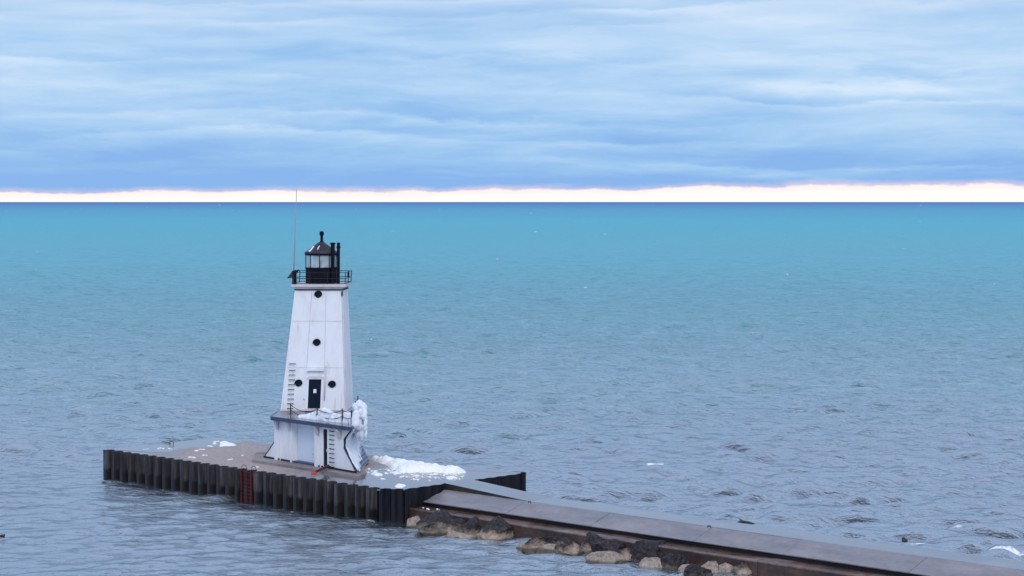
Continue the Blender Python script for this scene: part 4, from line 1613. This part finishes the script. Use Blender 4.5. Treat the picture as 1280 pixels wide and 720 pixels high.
# ------------------------------------------------------------------ boulders along the breakwater
def boulder(seed, sx, sy, sz, facets=12, sub=5, jag=1.0):
    rnd = random.Random(seed)
    bm = bmesh.new()
    bmesh.ops.create_icosphere(bm, subdivisions=sub, radius=1.0)
    planes = []
    for _ in range(facets):
        d = Vector((rnd.gauss(0, 1), rnd.gauss(0, 1), rnd.gauss(0.25, 0.7))).normalized()
        planes.append((d, rnd.uniform(0.46, 0.80)))
    off = Vector((seed * 1.7, seed * 0.9, seed * 2.3))
    for v in bm.verts:
        n = v.co.normalized()
        p = n * (abs(n.x) ** 3.2 + abs(n.y) ** 3.2 + abs(n.z) ** 3.2) ** (-1 / 3.2) * 0.92
        for d, h in planes:
            t = p.dot(d) - h
            if t > 0:
                p -= d * t
        n = v.co.normalized()
        rid = 1 - abs(mnoise.noise(p * 1.9 + off)) * 2.2
        p += n * jag * (0.045 * mnoise.noise(p * 1.6 + off) + 0.035 * rid + 0.045 * mnoise.noise(p * 4.5 + off) + 0.035 * mnoise.noise(p * 10 + off) + 0.022 * mnoise.noise(p * 24 + off))
        v.co = p
    for ax, sc_ in ((0, sx), (1, sy), (2, sz)):
        lo = min(v.co[ax] for v in bm.verts)
        hi = max(v.co[ax] for v in bm.verts)
        for v in bm.verts:
            v.co[ax] = ((v.co[ax] - lo) / (hi - lo) * 2 - 1) * sc_
    return bm


# x0, x1, y top, y at waterline, material, label
rocks = [
    (509, 525, 646.5, 659, M_rock_tan, 'small rounded tan boulder touching the pier wall corner'),
    (523, 565, 643, 668, M_rock_two, 'big boulder with black top and smooth tan side, second from the pier'),
    (561, 584, 650, 667, M_rock_two, 'narrow dark pitted boulder wedged right of the big black topped one'),
    (577, 605, 649, 672, M_rock_two, 'dark upright boulder with pale foot beside the widest dark brown one'),
    (598, 641, 651, 676, M_rock_two, 'wide domed dark brown boulder with tan base at the end of the first cluster'),
    (557, 592, 667, 675, M_rock_tan, 'low tan boulder almost awash at the waterline below the first cluster'),
    (655, 679, 673, 687, M_rock_two, 'small pale brown boulder standing alone at the left of the middle cluster'),
    (679, 703, 667.5, 682, M_rock_dark, 'small dark boulder against the ledge in the middle cluster'),
    (672, 702, 682, 689, M_rock_tan, 'flat tan boulder low in the water between two small brown ones'),
    (696, 727, 675, 694, M_rock_two, 'angular brown boulder with a pointed right side in the middle cluster'),
    (723, 762, 669, 692, M_rock_two, 'tall dark boulder leaning on the ledge behind a long black one'),
    (742, 786, 677, 698, M_rock_dark, 'long black boulder lying over a pale flat one'),
    (737, 790, 693, 705, M_rock_tan, 'pale flat boulder at the waterline under the long black one'),
    (786, 833, 679, 704, M_rock_dark, 'large peaked blackish boulder with a white streaked crest'),
    (796, 832, 700, 712, M_rock_tan, 'cream coloured boulder at the foot of the peaked blackish one'),
    (826, 861, 692, 713, M_rock_dark, 'rounded black boulder right of the cream one'),
    (850, 872, 707, 719, M_rock_tan, 'tan boulder right of the rounded black one'),
    (858, 892, 709, 723, M_rock_dark, 'brown sloping boulder cut by the bottom edge, between tan ones'),
    (872, 898, 705, 719, M_rock_tan, 'grey rounded boulder tight against the ledge, left of the beige one'),
    (899, 920, 706, 719, M_rock_tan, 'small beige rounded boulder in the last cluster'),
    (916, 950, 705, 721, M_rock_two, 'broken pinkish boulder with ledges behind the long cream one'),
    (612, 634, 656, 668, M_rock_dark, 'dark boulder half hidden behind the wide domed brown one, against the ledge'),
    (706, 730, 667, 680, M_rock_dark, 'dark boulder wedged behind the angular brown one against the ledge'),
    (646, 660, 679, 686, M_rock_tan, 'very small pale boulder at the left tip of the middle cluster'),
    (770, 796, 688, 702, M_rock_two, 'squat brown boulder between the long black one and the peaked blackish one'),
    (928, 978, 709.5, 721, M_rock_tan, 'long cream boulder at the right end of the row'),
]
for i, (x0, x1, yt, yb, m, lab) in enumerate(rocks):
    q = at((x0 + x1) / 2, yb, 0)
    d = q.y
    w_ = (x1 - x0) / FPX * d * 1.10
    h_ = (yb - yt) / FPX * d * 1.14
    dep = w_ * random.uniform(0.65, 0.85)
    bm = boulder(i + 3, w_ / 2 * 1.08, dep / 2, h_ * (0.80 if m is not M_rock_tan else 1.1), 18 if m is not M_rock_tan else 12, 5, 1.0 if m is not M_rock_tan else 0.7)
    o = mk('boulder', bm, m, None, True)
    o.location = (q.x, q.y + dep * 0.42, h_ * (0.16 if m is not M_rock_tan else -0.12))
    o.rotation_euler = (random.uniform(-.08, .08), random.uniform(-.12, .12), 0)
    tag(o, lab, 'boulder', 'boulders along the foot of the breakwater')
for i, (x0, x1, yt, yb, lab) in enumerate(((923, 944, 650.3, 657, 'black wet rock showing just beyond the breakwater walkway'), (944, 956, 655, 658.5, 'tiny tan rock right of the black wet rock beyond the walkway'),
                                           (1127, 1134, 672.2, 675, 'tiny dark rock awash beyond the right half of the breakwater'))):
    q = at((x0 + x1) / 2, yb, 0.0)
    d = q.y
    bm = boulder(60 + i, (x1 - x0) / FPX * d / 2 * 1.2, 0.6, (0.34, 0.2, 0.16)[i], 9, 4)
    o = mk('boulder', bm, M_rock_wet if i != 1 else M_rock_tan, None, True)
    o.location = (q.x, q.y, 0.02)
    tag(o, lab, 'boulder', 'rocks on the lake side of the breakwater')

# ------------------------------------------------------------------ small things
# toppled red marker in front of the base door
bm = bmesh.new()
c0 = at(392.3, 593.0, ZP)
c1 = at(410.5, 582.5, ZP + 0.25)
ret = bmesh.ops.create_cube(bm, size=1.0)
for v in ret['verts']:
    tap = 0.75 if v.co.z > 0 else 1.0
    v.co = Vector((v.co.x * 0.42 * tap, v.co.y * 0.6 * tap, v.co.z * 0.2 + 0.1)) + c0
bmesh.ops.bevel(bm, geom=bm.edges[:], offset=0.04, segments=2, affect='EDGES')
mkr = empty('fallen_marker', c0)
tag(mkr, 'small red marker lying toppled on the concrete before the narrow dark base doorway', 'marker')
mk('foot', bm, M_redb, mkr)
bm = bmesh.new()
a_ = c0 + Vector((0.1, 0.1, 0.16))
dv_ = (c1 - a_)
sd_ = Vector((0.0, 0.0, 1.0))
tube(bm, [a_, a_.lerp(c1, 0.5), a_.lerp(c1, 0.72), c1], [0.08, 0.10, 0.11, 0.12], 8)
mk('shaft', bm, M_red, mkr, True)

# driftwood at the left edge
q = at(1.5, 671.5, 0)
bm = bmesh.new()
tube(bm, [q + Vector((-0.45, -0.1, 0.0)), q + Vector((-0.2, 0, 0.05)), q + Vector((0.1, 0.0, 0.09)), q + Vector((0.22, 0, 0.10)), q + Vector((0.25, 0, 0.09))], [0.05, 0.07, 0.1, 0.11, 0.06], 8)
o = mk('driftwood', bm, M_wood, None, True)
tag(o, 'short dark piece of driftwood floating on the calm water at the left edge', 'driftwood')
